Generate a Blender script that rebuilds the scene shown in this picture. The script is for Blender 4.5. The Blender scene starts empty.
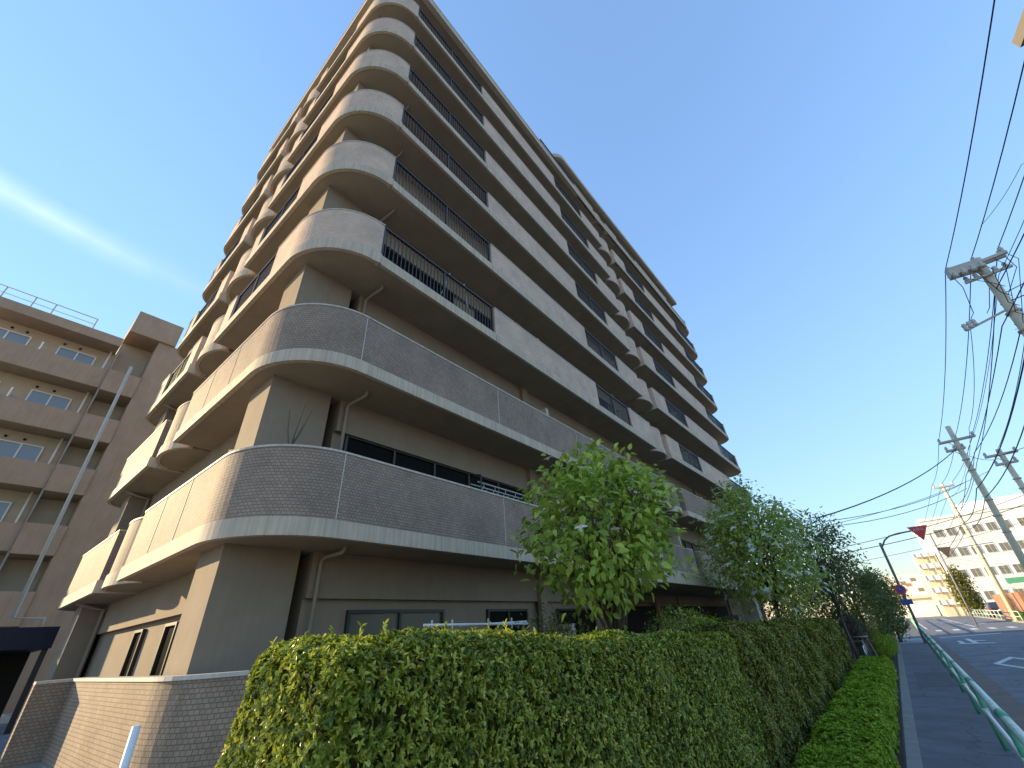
import bpy, math, random
import numpy as np
from mathutils import Vector, Matrix
R = math.radians
random.seed(7)
rng = np.random.default_rng(7)
SC = bpy.context.scene
COL = SC.collection

# ------------------------------------------------------------------ camera
HC = 1.9
camd = bpy.data.cameras.new('camera')
cam = bpy.data.objects.new('camera', camd)
COL.objects.link(cam)
RN = [[0.7690873, 0.63594718, -0.06384285],
      [0.37717539, -0.37094781, 0.84860854],
      [-0.51598785, 0.676734, 0.52515487]]
rt, up, fw = [Vector(v) for v in RN]
m = Matrix.Identity(4)
for i in range(3):
    m[i][0], m[i][1], m[i][2] = rt[i], up[i], -fw[i]
m[2][3] = HC
cam.matrix_world = m
camd.sensor_width = 36.0
camd.sensor_fit = 'HORIZONTAL'
camd.lens = 36.0 * 406.06 / 1024.0
camd.clip_start = 0.05
camd.clip_end = 3000
SC.camera = cam

# ------------------------------------------------------------------ light
SUN_AZ = 23.0      # degrees from -X towards -Y
SUN_EL = 15.0
sv = Vector((-math.cos(R(SUN_AZ)) * math.cos(R(SUN_EL)), -math.sin(R(SUN_AZ)) * math.cos(R(SUN_EL)), math.sin(R(SUN_EL))))
sund = bpy.data.lights.new('sun', 'SUN')
sund.energy = 2.25
sund.angle = R(0.5)
sund.color = (1.0, 0.77, 0.44)
sun = bpy.data.objects.new('sun', sund)
COL.objects.link(sun)
sun.rotation_euler = sv.to_track_quat('Z', 'Y').to_euler()
sun.location = (-60, -40, 40)

w = bpy.data.worlds.new('World')
SC.world = w
w.use_nodes = True
nt = w.node_tree
nt.nodes.clear()
N = nt.nodes.new
wo = N('ShaderNodeOutputWorld')
bg = N('ShaderNodeBackground')
bg.inputs['Strength'].default_value = 0.15
sky = N('ShaderNodeTexSky')
sky.sky_type = 'NISHITA'
sky.sun_disc = False
sky.sun_elevation = R(SUN_EL)
sky.sun_rotation = math.atan2(sv.x, sv.y)
sky.altitude = 50
sky.air_density = 1.0
sky.dust_density = 0.0
sky.ozone_density = 2.2
# a thin streak of cirrus: a band round a great circle of the sky dome
geo = N('ShaderNodeTexCoord')
def vdot(vec):
    d = N('ShaderNodeVectorMath'); d.operation = 'DOT_PRODUCT'
    nt.links.new(geo.outputs['Generated'], d.inputs[0]); d.inputs[1].default_value = vec
    return d.outputs['Value']
def mth(op, a, b=None, clamp=False):
    n = N('ShaderNodeMath'); n.operation = op; n.use_clamp = clamp
    for i, v in enumerate((a, b)):
        if v is None: continue
        if isinstance(v, (int, float)): n.inputs[i].default_value = v
        else: nt.links.new(v, n.inputs[i])
    return n.outputs[0]
def pxray(px, py):
    v = rt * ((px - 512) / 406.06) - up * ((py - 384) / 406.06) + fw
    return v.normalized()
c0, c1 = pxray(-40, 165), pxray(215, 303)
nrm = c0.cross(c1).normalized()
end = (c1 - nrm * c1.dot(nrm)).normalized()
along = nrm.cross(end)
noi = N('ShaderNodeTexNoise'); noi.inputs['Scale'].default_value = 5.0; noi.inputs['Detail'].default_value = 6
nt.links.new(geo.outputs['Generated'], noi.inputs['Vector'])
wob = mth('MULTIPLY', mth('SUBTRACT', noi.outputs['Fac'], 0.5), 0.05)
dist = mth('ABSOLUTE', mth('ADD', vdot(nrm), wob))
band = mth('SUBTRACT', 1.0, mth('DIVIDE', dist, 0.032), True)
band = mth('POWER', band, 1.5)
sgn = 1.0 if along.dot(c0) < 0 else -1.0
tail = mth('MULTIPLY', mth('ADD', mth('MULTIPLY', vdot(along), -sgn), 0.02), 3.0, True)
noi2 = N('ShaderNodeTexNoise'); noi2.inputs['Scale'].default_value = 14.0; noi2.inputs['Detail'].default_value = 8
nt.links.new(geo.outputs['Generated'], noi2.inputs['Vector'])
cl = mth('MULTIPLY', mth('MULTIPLY', band, tail), mth('ADD', mth('MULTIPLY', noi2.outputs['Fac'], 0.9), 0.1))
cl = mth('MULTIPLY', cl, 0.6, True)
mix = N('ShaderNodeMixRGB')
nt.links.new(cl, mix.inputs['Fac'])
bw = N('ShaderNodeRGBToBW'); nt.links.new(sky.outputs['Color'], bw.inputs['Color'])
comp = mth('DIVIDE', 1.26, mth('ADD', mth('MULTIPLY', bw.outputs['Val'], 0.65), 1.0))
sc_ = N('ShaderNodeVectorMath'); sc_.operation = 'SCALE'
nt.links.new(sky.outputs['Color'], sc_.inputs[0]); nt.links.new(comp, sc_.inputs['Scale'])
nt.links.new(sc_.outputs['Vector'], mix.inputs['Color1'])
mix.inputs['Color2'].default_value = (2.1, 2.35, 2.6, 1)
nt.links.new(mix.outputs['Color'], bg.inputs['Color'])
nt.links.new(bg.outputs['Background'], wo.inputs['Surface'])

vs = SC.view_settings
vs.view_transform = 'Standard'
vs.look = 'None'
vs.exposure = 2.18
vs.gamma = 1.0
vs.use_curve_mapping = False

# ------------------------------------------------------------------ materials
def mat(name, col, rough=0.8, var=0.12, scale=3.0, bump=0.0, bscale=60.0, spec=0.3, metal=0.0, streak=0.0, col2=None):
    M = bpy.data.materials.new(name); M.use_nodes = True
    t = M.node_tree; n = t.nodes; L = t.links
    b = n['Principled BSDF']
    b.inputs['Roughness'].default_value = rough
    b.inputs['Metallic'].default_value = metal
    b.inputs['Specular IOR Level'].default_value = spec
    g = n.new('ShaderNodeNewGeometry')
    nz = n.new('ShaderNodeTexNoise'); nz.inputs['Scale'].default_value = scale; nz.inputs['Detail'].default_value = 6; nz.inputs['Roughness'].default_value = 0.65
    L.new(g.outputs['Position'], nz.inputs['Vector'])
    rp = n.new('ShaderNodeValToRGB')
    c2 = col2 or col
    rp.color_ramp.elements[0].position = 0.3; rp.color_ramp.elements[1].position = 0.72
    rp.color_ramp.elements[0].color = (*[max(0, c * (1 - var)) for c in col], 1)
    rp.color_ramp.elements[1].color = (*[min(1, c * (1 + var)) for c in c2], 1)
    L.new(nz.outputs['Fac'], rp.inputs['Fac'])
    out = rp.outputs['Color']
    if streak:
        mp = n.new('ShaderNodeMapping'); mp.inputs['Scale'].default_value = (9.0, 9.0, 0.3)
        L.new(g.outputs['Position'], mp.inputs['Vector'])
        n2 = n.new('ShaderNodeTexNoise'); n2.inputs['Scale'].default_value = 2.0; n2.inputs['Detail'].default_value = 5
        L.new(mp.outputs['Vector'], n2.inputs['Vector'])
        r2 = n.new('ShaderNodeValToRGB'); r2.color_ramp.elements[0].position = 0.35; r2.color_ramp.elements[1].position = 0.62
        r2.color_ramp.elements[0].color = (*(1 - streak,) * 3, 1); r2.color_ramp.elements[1].color = (1, 1, 1, 1)
        L.new(n2.outputs['Fac'], r2.inputs['Fac'])
        mx = n.new('ShaderNodeMixRGB'); mx.blend_type = 'MULTIPLY'; mx.inputs['Fac'].default_value = 1
        L.new(out, mx.inputs['Color1']); L.new(r2.outputs['Color'], mx.inputs['Color2'])
        out = mx.outputs['Color']
    L.new(out, b.inputs['Base Color'])
    if bump:
        n3 = n.new('ShaderNodeTexNoise'); n3.inputs['Scale'].default_value = bscale; n3.inputs['Detail'].default_value = 4
        L.new(g.outputs['Position'], n3.inputs['Vector'])
        bp = n.new('ShaderNodeBump'); bp.inputs['Strength'].default_value = bump; bp.inputs['Distance'].default_value = 0.02
        L.new(n3.outputs['Fac'], bp.inputs['Height']); L.new(bp.outputs['Normal'], b.inputs['Normal'])
    return M

def crack(M, scale, width, dark):
    t = M.node_tree; n = t.nodes; L = t.links; b = n['Principled BSDF']; src = b.inputs['Base Color'].links[0].from_socket
    g = n.new('ShaderNodeNewGeometry'); nz = n.new('ShaderNodeTexNoise'); nz.inputs['Scale'].default_value = 2.5; nz.inputs['Detail'].default_value = 5
    ad = n.new('ShaderNodeVectorMath'); ad.operation = 'MULTIPLY_ADD'; ad.inputs[1].default_value = (.5, .5, .5)
    L.new(g.outputs['Position'], nz.inputs['Vector']); L.new(nz.outputs['Color'], ad.inputs[0]); L.new(g.outputs['Position'], ad.inputs[2])
    v = n.new('ShaderNodeTexVoronoi'); v.feature = 'DISTANCE_TO_EDGE'; v.inputs['Scale'].default_value = scale
    L.new(ad.outputs['Vector'], v.inputs['Vector'])
    n2 = n.new('ShaderNodeTexNoise'); n2.inputs['Scale'].default_value = .4; L.new(g.outputs['Position'], n2.inputs['Vector'])
    th = n.new('ShaderNodeMath'); th.operation = 'MULTIPLY'; th.inputs[1].default_value = width * 2; L.new(n2.outputs['Fac'], th.inputs[0])
    lt = n.new('ShaderNodeMath'); lt.operation = 'LESS_THAN'; L.new(v.outputs['Distance'], lt.inputs[0]); L.new(th.outputs[0], lt.inputs[1])
    mu = n.new('ShaderNodeMath'); mu.operation = 'MULTIPLY'; mu.inputs[1].default_value = .6; L.new(lt.outputs[0], mu.inputs[0])
    mx = n.new('ShaderNodeMixRGB'); mx.blend_type = 'MULTIPLY'; mx.inputs['Color2'].default_value = (dark, dark, dark, 1)
    L.new(mu.outputs[0], mx.inputs['Fac']); L.new(src, mx.inputs['Color1']); L.new(mx.outputs['Color'], b.inputs['Base Color'])

def tile_mat(name, c1, c2, mortar, bw=0.064, bh=0.048, gap=0.0045, rough=0.75):
    M = bpy.data.materials.new(name); M.use_nodes = True
    t = M.node_tree; n = t.nodes; L = t.links
    b = n['Principled BSDF']; b.inputs['Roughness'].default_value = rough; b.inputs['Specular IOR Level'].default_value = 0.15
    uv = n.new('ShaderNodeUVMap')
    br = n.new('ShaderNodeTexBrick')
    br.offset = 0.5; br.inputs['Scale'].default_value = 1.0
    br.inputs['Brick Width'].default_value = bw; br.inputs['Row Height'].default_value = bh
    br.inputs['Mortar Size'].default_value = gap; br.inputs['Mortar Smooth'].default_value = 0.2
    br.inputs['Bias'].default_value = 0.0
    br.inputs['Color1'].default_value = (*c1, 1); br.inputs['Color2'].default_value = (*c2, 1); br.inputs['Mortar'].default_value = (*mortar, 1)
    L.new(uv.outputs['UV'], br.inputs['Vector'])
    g = n.new('ShaderNodeNewGeometry')
    nz = n.new('ShaderNodeTexNoise'); nz.inputs['Scale'].default_value = 1.3; nz.inputs['Detail'].default_value = 7; nz.inputs['Roughness'].default_value = 0.7
    L.new(g.outputs['Position'], nz.inputs['Vector'])
    r2 = n.new('ShaderNodeValToRGB'); r2.color_ramp.elements[0].position = 0.3; r2.color_ramp.elements[1].position = 0.7
    r2.color_ramp.elements[0].color = (.74, .74, .74, 1); r2.color_ramp.elements[1].color = (1.10, 1.08, 1.05, 1)
    L.new(nz.outputs['Fac'], r2.inputs['Fac'])
    mx = n.new('ShaderNodeMixRGB'); mx.blend_type = 'MULTIPLY'; mx.inputs['Fac'].default_value = 1
    L.new(br.outputs['Color'], mx.inputs['Color1']); L.new(r2.outputs['Color'], mx.inputs['Color2'])
    L.new(mx.outputs['Color'], b.inputs['Base Color'])
    bp = n.new('ShaderNodeBump'); bp.inputs['Strength'].default_value = 0.5; bp.inputs['Distance'].default_value = 0.004; bp.invert = True
    L.new(br.outputs['Fac'], bp.inputs['Height']); L.new(bp.outputs['Normal'], b.inputs['Normal'])
    return M

def leaf_mat(name, cols, trans=0.35, rough=0.45, spec=0.35):
    # cols: darkest .. lightest leaf colours, picked per leaf by a random colour attribute
    M = bpy.data.materials.new(name); M.use_nodes = True
    t = M.node_tree; n = t.nodes; L = t.links
    b = n['Principled BSDF']; b.inputs['Roughness'].default_value = rough; b.inputs['Specular IOR Level'].default_value = spec
    a = n.new('ShaderNodeAttribute'); a.attribute_name = 'tone'
    rp = n.new('ShaderNodeValToRGB')
    while len(rp.color_ramp.elements) < len(cols): rp.color_ramp.elements.new(0.5)
    for i, c in enumerate(cols):
        rp.color_ramp.elements[i].position = i / (len(cols) - 1)
        rp.color_ramp.elements[i].color = (*c, 1)
    L.new(a.outputs['Fac'], rp.inputs['Fac'])
    L.new(rp.outputs['Color'], b.inputs['Base Color'])
    tr = n.new('ShaderNodeBsdfTranslucent')
    L.new(rp.outputs['Color'], tr.inputs['Color'])
    ms = n.new('ShaderNodeMixShader'); ms.inputs['Fac'].default_value = trans
    L.new(b.outputs['BSDF'], ms.inputs[1]); L.new(tr.outputs['BSDF'], ms.inputs[2])
    L.new(ms.outputs['Shader'], n['Material Output'].inputs['Surface'])
    return M

def glass_mat(name, col, rough=0.06, spec=0.5):
    M = bpy.data.materials.new(name); M.use_nodes = True
    b = M.node_tree.nodes['Principled BSDF']
    b.inputs['Base Color'].default_value = (*col, 1); b.inputs['Roughness'].default_value = rough
    b.inputs['Specular IOR Level'].default_value = spec
    t = M.node_tree; g = t.nodes.new('ShaderNodeNewGeometry'); z = t.nodes.new('ShaderNodeTexNoise'); z.inputs['Scale'].default_value = 0.9
    t.links.new(g.outputs['Position'], z.inputs['Vector'])
    bp = t.nodes.new('ShaderNodeBump'); bp.inputs['Strength'].default_value = 0.04
    t.links.new(z.outputs['Fac'], bp.inputs['Height']); t.links.new(bp.outputs['Normal'], b.inputs['Normal'])
    return M

MT = dict(
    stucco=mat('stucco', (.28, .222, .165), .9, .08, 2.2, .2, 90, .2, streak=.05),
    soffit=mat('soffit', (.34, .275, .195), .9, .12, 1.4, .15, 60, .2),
    fascia=mat('fascia', (.57, .475, .36), .8, .09, 2.5, .12, 80, .25, streak=.22),
    coping=mat('coping', (.55, .50, .43), .6, .1, 3, spec=.4, streak=.2),
    joint=mat('sealant', (.55, .51, .45), .7, .05),
    dark=mat('recess_shade_black', (.02, .018, .016), .9, .1),  # near-black that paints in the shade of recesses
    tile_dark=tile_mat('grey_brown_tile', (.315, .24, .19), (.385, .295, .232), (.18, .137, .108)),
    tile=tile_mat('beige_tile', (.66, .495, .38), (.74, .56, .435), (.49, .37, .285)),
    tile_wall=tile_mat('garden_wall_tile', (.31, .232, .17), (.385, .29, .212), (.18, .134, .10), .066, .049),
    rail=mat('dark_bronze_railing', (.035, .028, .026), .45, .1, spec=.5),
    frame=mat('dark_window_frame', (.03, .026, .024), .45, .1, spec=.5),
    glass=glass_mat('window_glass', (.010, .010, .009), .3, .02),
    curtain=glass_mat('curtained_glass', (.12, .12, .095), .2, .2),
    pipe=mat('pipe_beige', (.29, .245, .19), .55, .06, spec=.4),
    white_pipe=mat('white_pipe', (.50, .46, .38), .5, .08, spec=.4),
    whitepaint=mat('white_paint', (.78, .77, .74), .55, .12, 8, spec=.4),
    brown=mat('brown_render', (.40, .30, .215), .9, .10, 1.2, .2, 60, .2, streak=.12),
    brown_in=mat('brown_inner_wall', (.50, .42, .32), .9, .08),
    alu=mat('white_aluminium_frame', (.8, .8, .78), .4, .04, spec=.5),
    blueglass=glass_mat('pale_window_glass', (.24, .31, .38), .08),
    asphalt=mat('asphalt', (.19, .196, .21), .92, .2, 1.2, .5, 220, .2, col2=(.215, .222, .236)),
    sidewalk=mat('sidewalk_asphalt', (.18, .188, .203), .92, .2, 1.5, .6, 260, .25),
    patch=mat('patched_asphalt', (.15, .155, .166), .92, .2, 2.5, .5, 220, .2),
    gutter=mat('gutter_concrete', (.19, .15, .13), .9, .2, 2, .3, 120),
    concrete=mat('concrete_kerb', (.27, .26, .24), .9, .16, 4, .3, 120),
    paleconc=mat('pale_concrete', (.34, .36, .38), .9, .1, 2, .2, 90),
    mark=mat('road_paint', (.66, .67, .66), .8, .18, 6),
    bounce_paving=mat('pale_bounce_paving', (.42, .36, .27), .9, .1, 1),
    soil=mat('soil', (.06, .045, .03), .95, .3, 4, .5, 40),
    ground=mat('ground', (.26, .23, .18), .95, .2, .3),
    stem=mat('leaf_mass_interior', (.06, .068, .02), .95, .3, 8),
    bark=mat('bark', (.115, .085, .062), .95, .3, 14, .8, 40),
    barkgrey=mat('grey_bark', (.10, .09, .08), .95, .3, 14, .8, 40),
    hedge=leaf_mat('hedge_leaf', [(.06, .085, .012), (.17, .23, .022), (.34, .39, .04), (.62, .62, .11)], .3, .33, .6),
    hedge2=leaf_mat('dark_hedge_leaf', [(.07, .085, .015), (.17, .195, .025), (.29, .31, .04), (.46, .40, .08)], .3, .33, .5),
    low=leaf_mat('bright_low_hedge_leaf', [(.18, .28, .016), (.30, .42, .022), (.42, .54, .04)], .35),
    dog=leaf_mat('dogwood_leaf', [(.10, .16, .025), (.27, .37, .05), (.45, .56, .08), (.64, .74, .15)], .42, .38, .5),
    dog2=leaf_mat('white_dogwood_leaf', [(.15, .20, .05), (.30, .38, .075), (.45, .54, .11), (.58, .66, .19)], .4, .4, .45),
    purple=leaf_mat('dusky_leaf', [(.09, .11, .045), (.17, .20, .075), (.27, .30, .12)], .4),
    ever=leaf_mat('evergreen_leaf', [(.07, .095, .024), (.13, .165, .036), (.21, .25, .06)], .3),
    yellow=leaf_mat('yellow_green_leaf', [(.10, .12, .02), (.17, .18, .03), (.24, .22, .05)], .35),
    lime=leaf_mat('lime_leaf', [(.09, .16, .02), (.15, .25, .03), (.20, .30, .05)], .35),
    dry=leaf_mat('dry_leaf', [(.06, .042, .03), (.11, .08, .058), (.16, .12, .09)], .2),
    pink=leaf_mat('pink_petal', [(.80, .52, .46), (.85, .62, .55), (.88, .76, .62)], .35),
    whitepetal=leaf_mat('white_petal', [(.62, .66, .50), (.75, .76, .66), (.8, .8, .75)], .35),
    green=mat('green_paint', (.12, .40, .25), .6, .25, 9, .3, 60, spec=.3),
    palegreen=mat('pale_rail_paint', (.62, .74, .64), .6, .2, 9, .3, 60, spec=.3),
    pole=mat('sun_toned_concrete', (.74, .63, .45), .85, .12, 2, .1, 60),  # concrete with warm sunlight put into its colour
    steel=mat('galvanised_steel', (.56, .51, .42), .5, .1, metal=.1),
    greypaint=mat('grey_pole_paint', (.22, .23, .25), .5, .08, spec=.5),
    wire=mat('black_cable', (.012, .013, .018), .6, .05),
    insul=mat('white_insulator', (.6, .58, .54), .3, .05, spec=.6),
    red=mat('sign_red', (.90, .06, .05), .45, .05, spec=.5),
    signback=mat('sign_back', (.10, .075, .07), .6, .08),
    blue=mat('sign_blue', (.03, .09, .35), .45, .05, spec=.5),
    signwhite=mat('sign_white', (.75, .75, .73), .45, .04),
    office=mat('office_white', (.82, .81, .78), .85, .06, .5),
    officeglass=glass_mat('office_glass', (.20, .19, .15), .15),
    cream=mat('cream_wall', (.66, .58, .44), .85, .08, .6),
    brick=tile_mat('red_brick', (.36, .17, .10), (.42, .20, .12), (.30, .24, .19), .22, .07, .01, .85),
    navy=mat('navy_roof', (.012, .014, .030), .5, .1),
    carpaint=mat('car_paint', (.035, .045, .085), .25, .05, spec=.6),
    tyre=mat('tyre', (.012, .012, .012), .85, .05),
    taillight=mat('tail_lamp', (.35, .015, .012), .3, .05, spec=.6),
    wood=mat('weathered_wood', (.20, .15, .11), .9, .2, 10),
    lamp=mat('lamp_lens', (.22, .19, .17), .35, .08, spec=.5),
    lampbody=mat('lamp_body', (.17, .155, .14), .5, .05),
    skin=mat('skin', (.45, .29, .21), .6, .05),
    pinkcloth=mat('pink_cloth', (.45, .12, .14), .9, .1),
    darkcloth=mat('dark_cloth', (.03, .03, .04), .9, .1),
)

crack(MT['asphalt'], .35, .006, .45); crack(MT['sidewalk'], .6, .007, .5); crack(MT['mark'], 2.2, .03, .45)

# ------------------------------------------------------------------ mesh helpers
OFF = {}
def tag(o, label=None, cat=None, group=None, kind=None):
    if label: o['label'] = label
    if cat: o['category'] = cat
    if group: o['group'] = group
    if kind: o['kind'] = kind
    return o
def thing(name, loc, label, cat, group=None):
    o = bpy.data.objects.new(name, None); COL.objects.link(o)
    o.location = loc; o.empty_display_size = .2
    OFF[o.name] = Vector(loc)
    return tag(o, label, cat, group)
def place(o, parent, loc=None):
    COL.objects.link(o)
    if parent is not None:
        o.parent = parent; OFF[o.name] = OFF[parent.name]
    else:
        OFF[o.name] = Vector(loc or (0, 0, 0)); o.location = OFF[o.name]
    return o

class MB:
    def __init__(s): s.v = []; s.f = []; s.uv = []; s.sm = []
    def quad(s, pts, uv=None, smooth=False):
        i = len(s.v); s.v += [tuple(p) for p in pts]
        s.f.append(tuple(range(i, i + len(pts)))); s.uv.append(uv); s.sm.append(smooth)
    def box(s, x0, y0, z0, x1, y1, z1):
        s.obox(((x0 + x1) / 2, (y0 + y1) / 2, (z0 + z1) / 2), (1, 0, 0), (0, 1, 0), abs(x1 - x0), abs(y1 - y0), abs(z1 - z0))
        return s
    def obox(s, c, ax, ay, lx, ly, lz):
        c = Vector(c); ax = Vector(ax).normalized(); ay = Vector(ay).normalized(); az = ax.cross(ay).normalized()
        P = lambda i, j, k: c + ax * (i * lx / 2) + ay * (j * ly / 2) + az * (k * lz / 2)
        for q in (((-1, -1, -1), (-1, 1, -1), (1, 1, -1), (1, -1, -1)), ((-1, -1, 1), (1, -1, 1), (1, 1, 1), (-1, 1, 1)),
                  ((-1, -1, -1), (1, -1, -1), (1, -1, 1), (-1, -1, 1)), ((1, -1, -1), (1, 1, -1), (1, 1, 1), (1, -1, 1)),
                  ((1, 1, -1), (-1, 1, -1), (-1, 1, 1), (1, 1, 1)), ((-1, 1, -1), (-1, -1, -1), (-1, -1, 1), (-1, 1, 1))):
            s.quad([P(*t) for t in q])
        return s
    def beam(s, a, b, w, h=None):
        a = Vector(a); b = Vector(b); d = b - a
        u = Vector((0, 0, 1)) if abs(d.normalized().z) < .95 else Vector((0, 1, 0))
        sd = d.cross(u).normalized()
        s.obox((a + b) / 2, d, sd, d.length, w, h or w); return s
    def prism(s, poly, z0, z1):
        n = len(poly)
        s.quad([(x, y, z0) for x, y in reversed(poly)]); s.quad([(x, y, z1) for x, y in poly])
        for i in range(n):
            a, b = poly[i], poly[(i + 1) % n]
            s.quad([(a[0], a[1], z0), (b[0], b[1], z0), (b[0], b[1], z1), (a[0], a[1], z1)])
        return s
    def strip(s, pts, th, z0, z1, out=0.0, z1b=None):
        """vertical wall along a plan path; outward is on the right of the travel direction"""
        n = len(pts); P = [Vector((p[0], p[1])) for p in pts]; nor = []
        for i in range(n):
            d0 = (P[i] - P[i - 1]).normalized() if i else None
            d1 = (P[i + 1] - P[i]).normalized() if i < n - 1 else None
            if d0 is None: d0 = d1
            if d1 is None: d1 = d0
            n0 = Vector((d0.y, -d0.x)); n1 = Vector((d1.y, -d1.x))
            q = (n0 + n1); q = q / max(.3, (q.length_squared / 2)) if q.length > 0.2 else n0
            nor.append(q)
        O = [p + q * out for p, q in zip(P, nor)]; I = [p - q * th for p, q in zip(P, nor)]
        u = 0
        for i in range(n - 1):
            l = (P[i + 1] - P[i]).length
            a, b, c, d = O[i], O[i + 1], I[i + 1], I[i]
            sm = n > 6
            s.quad([(a.x, a.y, z0), (b.x, b.y, z0), (b.x, b.y, z1), (a.x, a.y, z1)], [(u, z0), (u + l, z0), (u + l, z1), (u, z1)])
            s.quad([(c.x, c.y, z0), (d.x, d.y, z0), (d.x, d.y, z1), (c.x, c.y, z1)], [(u + l, z0), (u, z0), (u, z1), (u + l, z1)])
            s.quad([(a.x, a.y, z1), (b.x, b.y, z1), (c.x, c.y, z1), (d.x, d.y, z1)], [(u, 0), (u + l, 0), (u + l, .04), (u, .04)])
            s.quad([(d.x, d.y, z0), (c.x, c.y, z0), (b.x, b.y, z0), (a.x, a.y, z0)], [(u, 0), (u + l, 0), (u + l, .04), (u, .04)])
            u += l
        for (a, d) in ((O[0], I[0]), (I[-1], O[-1])):
            l = (a - d).length
            s.quad([(d.x, d.y, z0), (a.x, a.y, z0), (a.x, a.y, z1), (d.x, d.y, z1)], [(0, z0), (l, z0), (l, z1), (0, z1)])
        return s
    def tube(s, pts, r, n=8, r1=None, cap=True):
        pts = [Vector(p) for p in pts]; rings = []; k = len(pts)
        prev = None
        for i, p in enumerate(pts):
            d = (pts[min(i + 1, k - 1)] - pts[max(i - 1, 0)]).normalized()
            if prev is None:
                u = Vector((0, 0, 1)) if abs(d.z) < .9 else Vector((1, 0, 0))
                a = d.cross(u).normalized()
            else:
                a = (prev - d * prev.dot(d)).normalized()
            prev = a
            b = d.cross(a)
            rr = r if r1 is None else r + (r1 - r) * i / (k - 1)
            rings.append([p + (a * math.cos(2 * math.pi * j / n) + b * math.sin(2 * math.pi * j / n)) * rr for j in range(n)])
        base = len(s.v)
        for rg in rings: s.v += [tuple(p) for p in rg]
        for i in range(k - 1):
            for j in range(n):
                j2 = (j + 1) % n
                s.f.append((base + i * n + j, base + i * n + j2, base + (i + 1) * n + j2, base + (i + 1) * n + j)); s.uv.append(None); s.sm.append(n > 5)
        if cap:
            s.f.append(tuple(base + j for j in reversed(range(n)))); s.uv.append(None); s.sm.append(False)
            s.f.append(tuple(base + (k - 1) * n + j for j in range(n))); s.uv.append(None); s.sm.append(False)
        return s
    def lathe(s, c, prof, n=16):
        """profile of (radius, z) about a vertical axis at c"""
        base = len(s.v)
        for r, z in prof:
            s.v += [(c[0] + r * math.cos(2 * math.pi * j / n), c[1] + r * math.sin(2 * math.pi * j / n), c[2] + z) for j in range(n)]
        for i in range(len(prof) - 1):
            for j in range(n):
                j2 = (j + 1) % n
                s.f.append((base + i * n + j, base + i * n + j2, base + (i + 1) * n + j2, base + (i + 1) * n + j)); s.uv.append(None); s.sm.append(True)
        return s
    def mesh(s, name, off):
        me = bpy.data.meshes.new(name)
        me.from_pydata([(x - off[0], y - off[1], z - off[2]) for x, y, z in s.v], [], s.f)
        ul = me.uv_layers.new(name='UVMap')
        for p, uv in zip(me.polygons, s.uv):
            p_n = p.normal
            for k, li in enumerate(p.loop_indices):
                if uv: ul.data[li].uv = uv[k]
                else:
                    v = s.v[me.loops[li].vertex_index]
                    if abs(p_n.z) > .7: ul.data[li].uv = (v[0], v[1])
                    else: ul.data[li].uv = (v[0] * -p_n.y + v[1] * p_n.x, v[2])
        me.polygons.foreach_set('use_smooth', s.sm)
        return me
    def build(s, name, mt, parent=None, loc=None, bevel=0.0):
        off = OFF[parent.name] if parent is not None else Vector(loc or (0, 0, 0))
        me = s.mesh(name, off); me.materials.append(MT[mt] if isinstance(mt, str) else mt)
        o = bpy.data.objects.new(name, me); place(o, parent, loc)
        if bevel:
            b = o.modifiers.new('bevel', 'BEVEL'); b.width = bevel; b.segments = 2; b.limit_method = 'ANGLE'; b.angle_limit = R(40)
        return o
def bx(*a): return MB().box(*a)

def np_mesh(name, verts, quads, mt, parent=None, loc=None, tone=None):
    off = OFF[parent.name] if parent is not None else Vector(loc or (0, 0, 0))
    verts = np.asarray(verts, np.float32) - np.array(off, np.float32)
    me = bpy.data.meshes.new(name)
    nv, nf = len(verts), len(quads)
    me.vertices.add(nv); me.vertices.foreach_set('co', verts.ravel())
    me.loops.add(nf * 4); me.loops.foreach_set('vertex_index', np.asarray(quads, np.int32).ravel())
    me.polygons.add(nf); me.polygons.foreach_set('loop_start', np.arange(0, nf * 4, 4, dtype=np.int32))
    me.polygons.foreach_set('loop_total', np.full(nf, 4, np.int32))
    me.update(calc_edges=True)
    if tone is not None:
        a = me.attributes.new('tone', 'FLOAT', 'POINT'); a.data.foreach_set('value', np.asarray(tone, np.float32))
    me.materials.append(MT[mt])
    o = bpy.data.objects.new(name, me)
    return place(o, parent, loc)

def unit(a): return a / np.maximum(np.linalg.norm(a, axis=1, keepdims=True), 1e-9)
def leaves(name, pos, dirs, nors, L, wd, mt, parent, tone, fold=.25, droop=.15):
    """one mesh of leaf blades: a folded, tapered six-point blade at each position"""
    n = len(pos); d = unit(dirs); nn = unit(nors - d * np.sum(nors * d, 1, keepdims=True)); sd = np.cross(d, nn)
    L = np.broadcast_to(L, n)[:, None]; W = np.broadcast_to(wd, n)[:, None]
    b = pos; t = pos + d * L - nn * L * droop
    r1 = pos + d * L * .33 + sd * W * .5 + nn * W * fold; l1 = pos + d * L * .33 - sd * W * .5 + nn * W * fold
    r2 = pos + d * L * .72 + sd * W * .36 + nn * (W * fold - L * droop * .5); l2 = pos + d * L * .72 - sd * W * .36 + nn * (W * fold - L * droop * .5)
    V = np.stack([b, r1, r2, t, l2, l1], 1).reshape(-1, 3)
    i = np.arange(n)[:, None] * 6
    Q = np.concatenate([i + np.array([[0, 1, 2, 3]]), i + np.array([[0, 3, 4, 5]])], 0)
    return np_mesh(name, V, Q, mt, parent, None, np.repeat(tone, 6))
def rand_dirs(n):
    return unit(rng.normal(size=(n, 3)))

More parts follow.
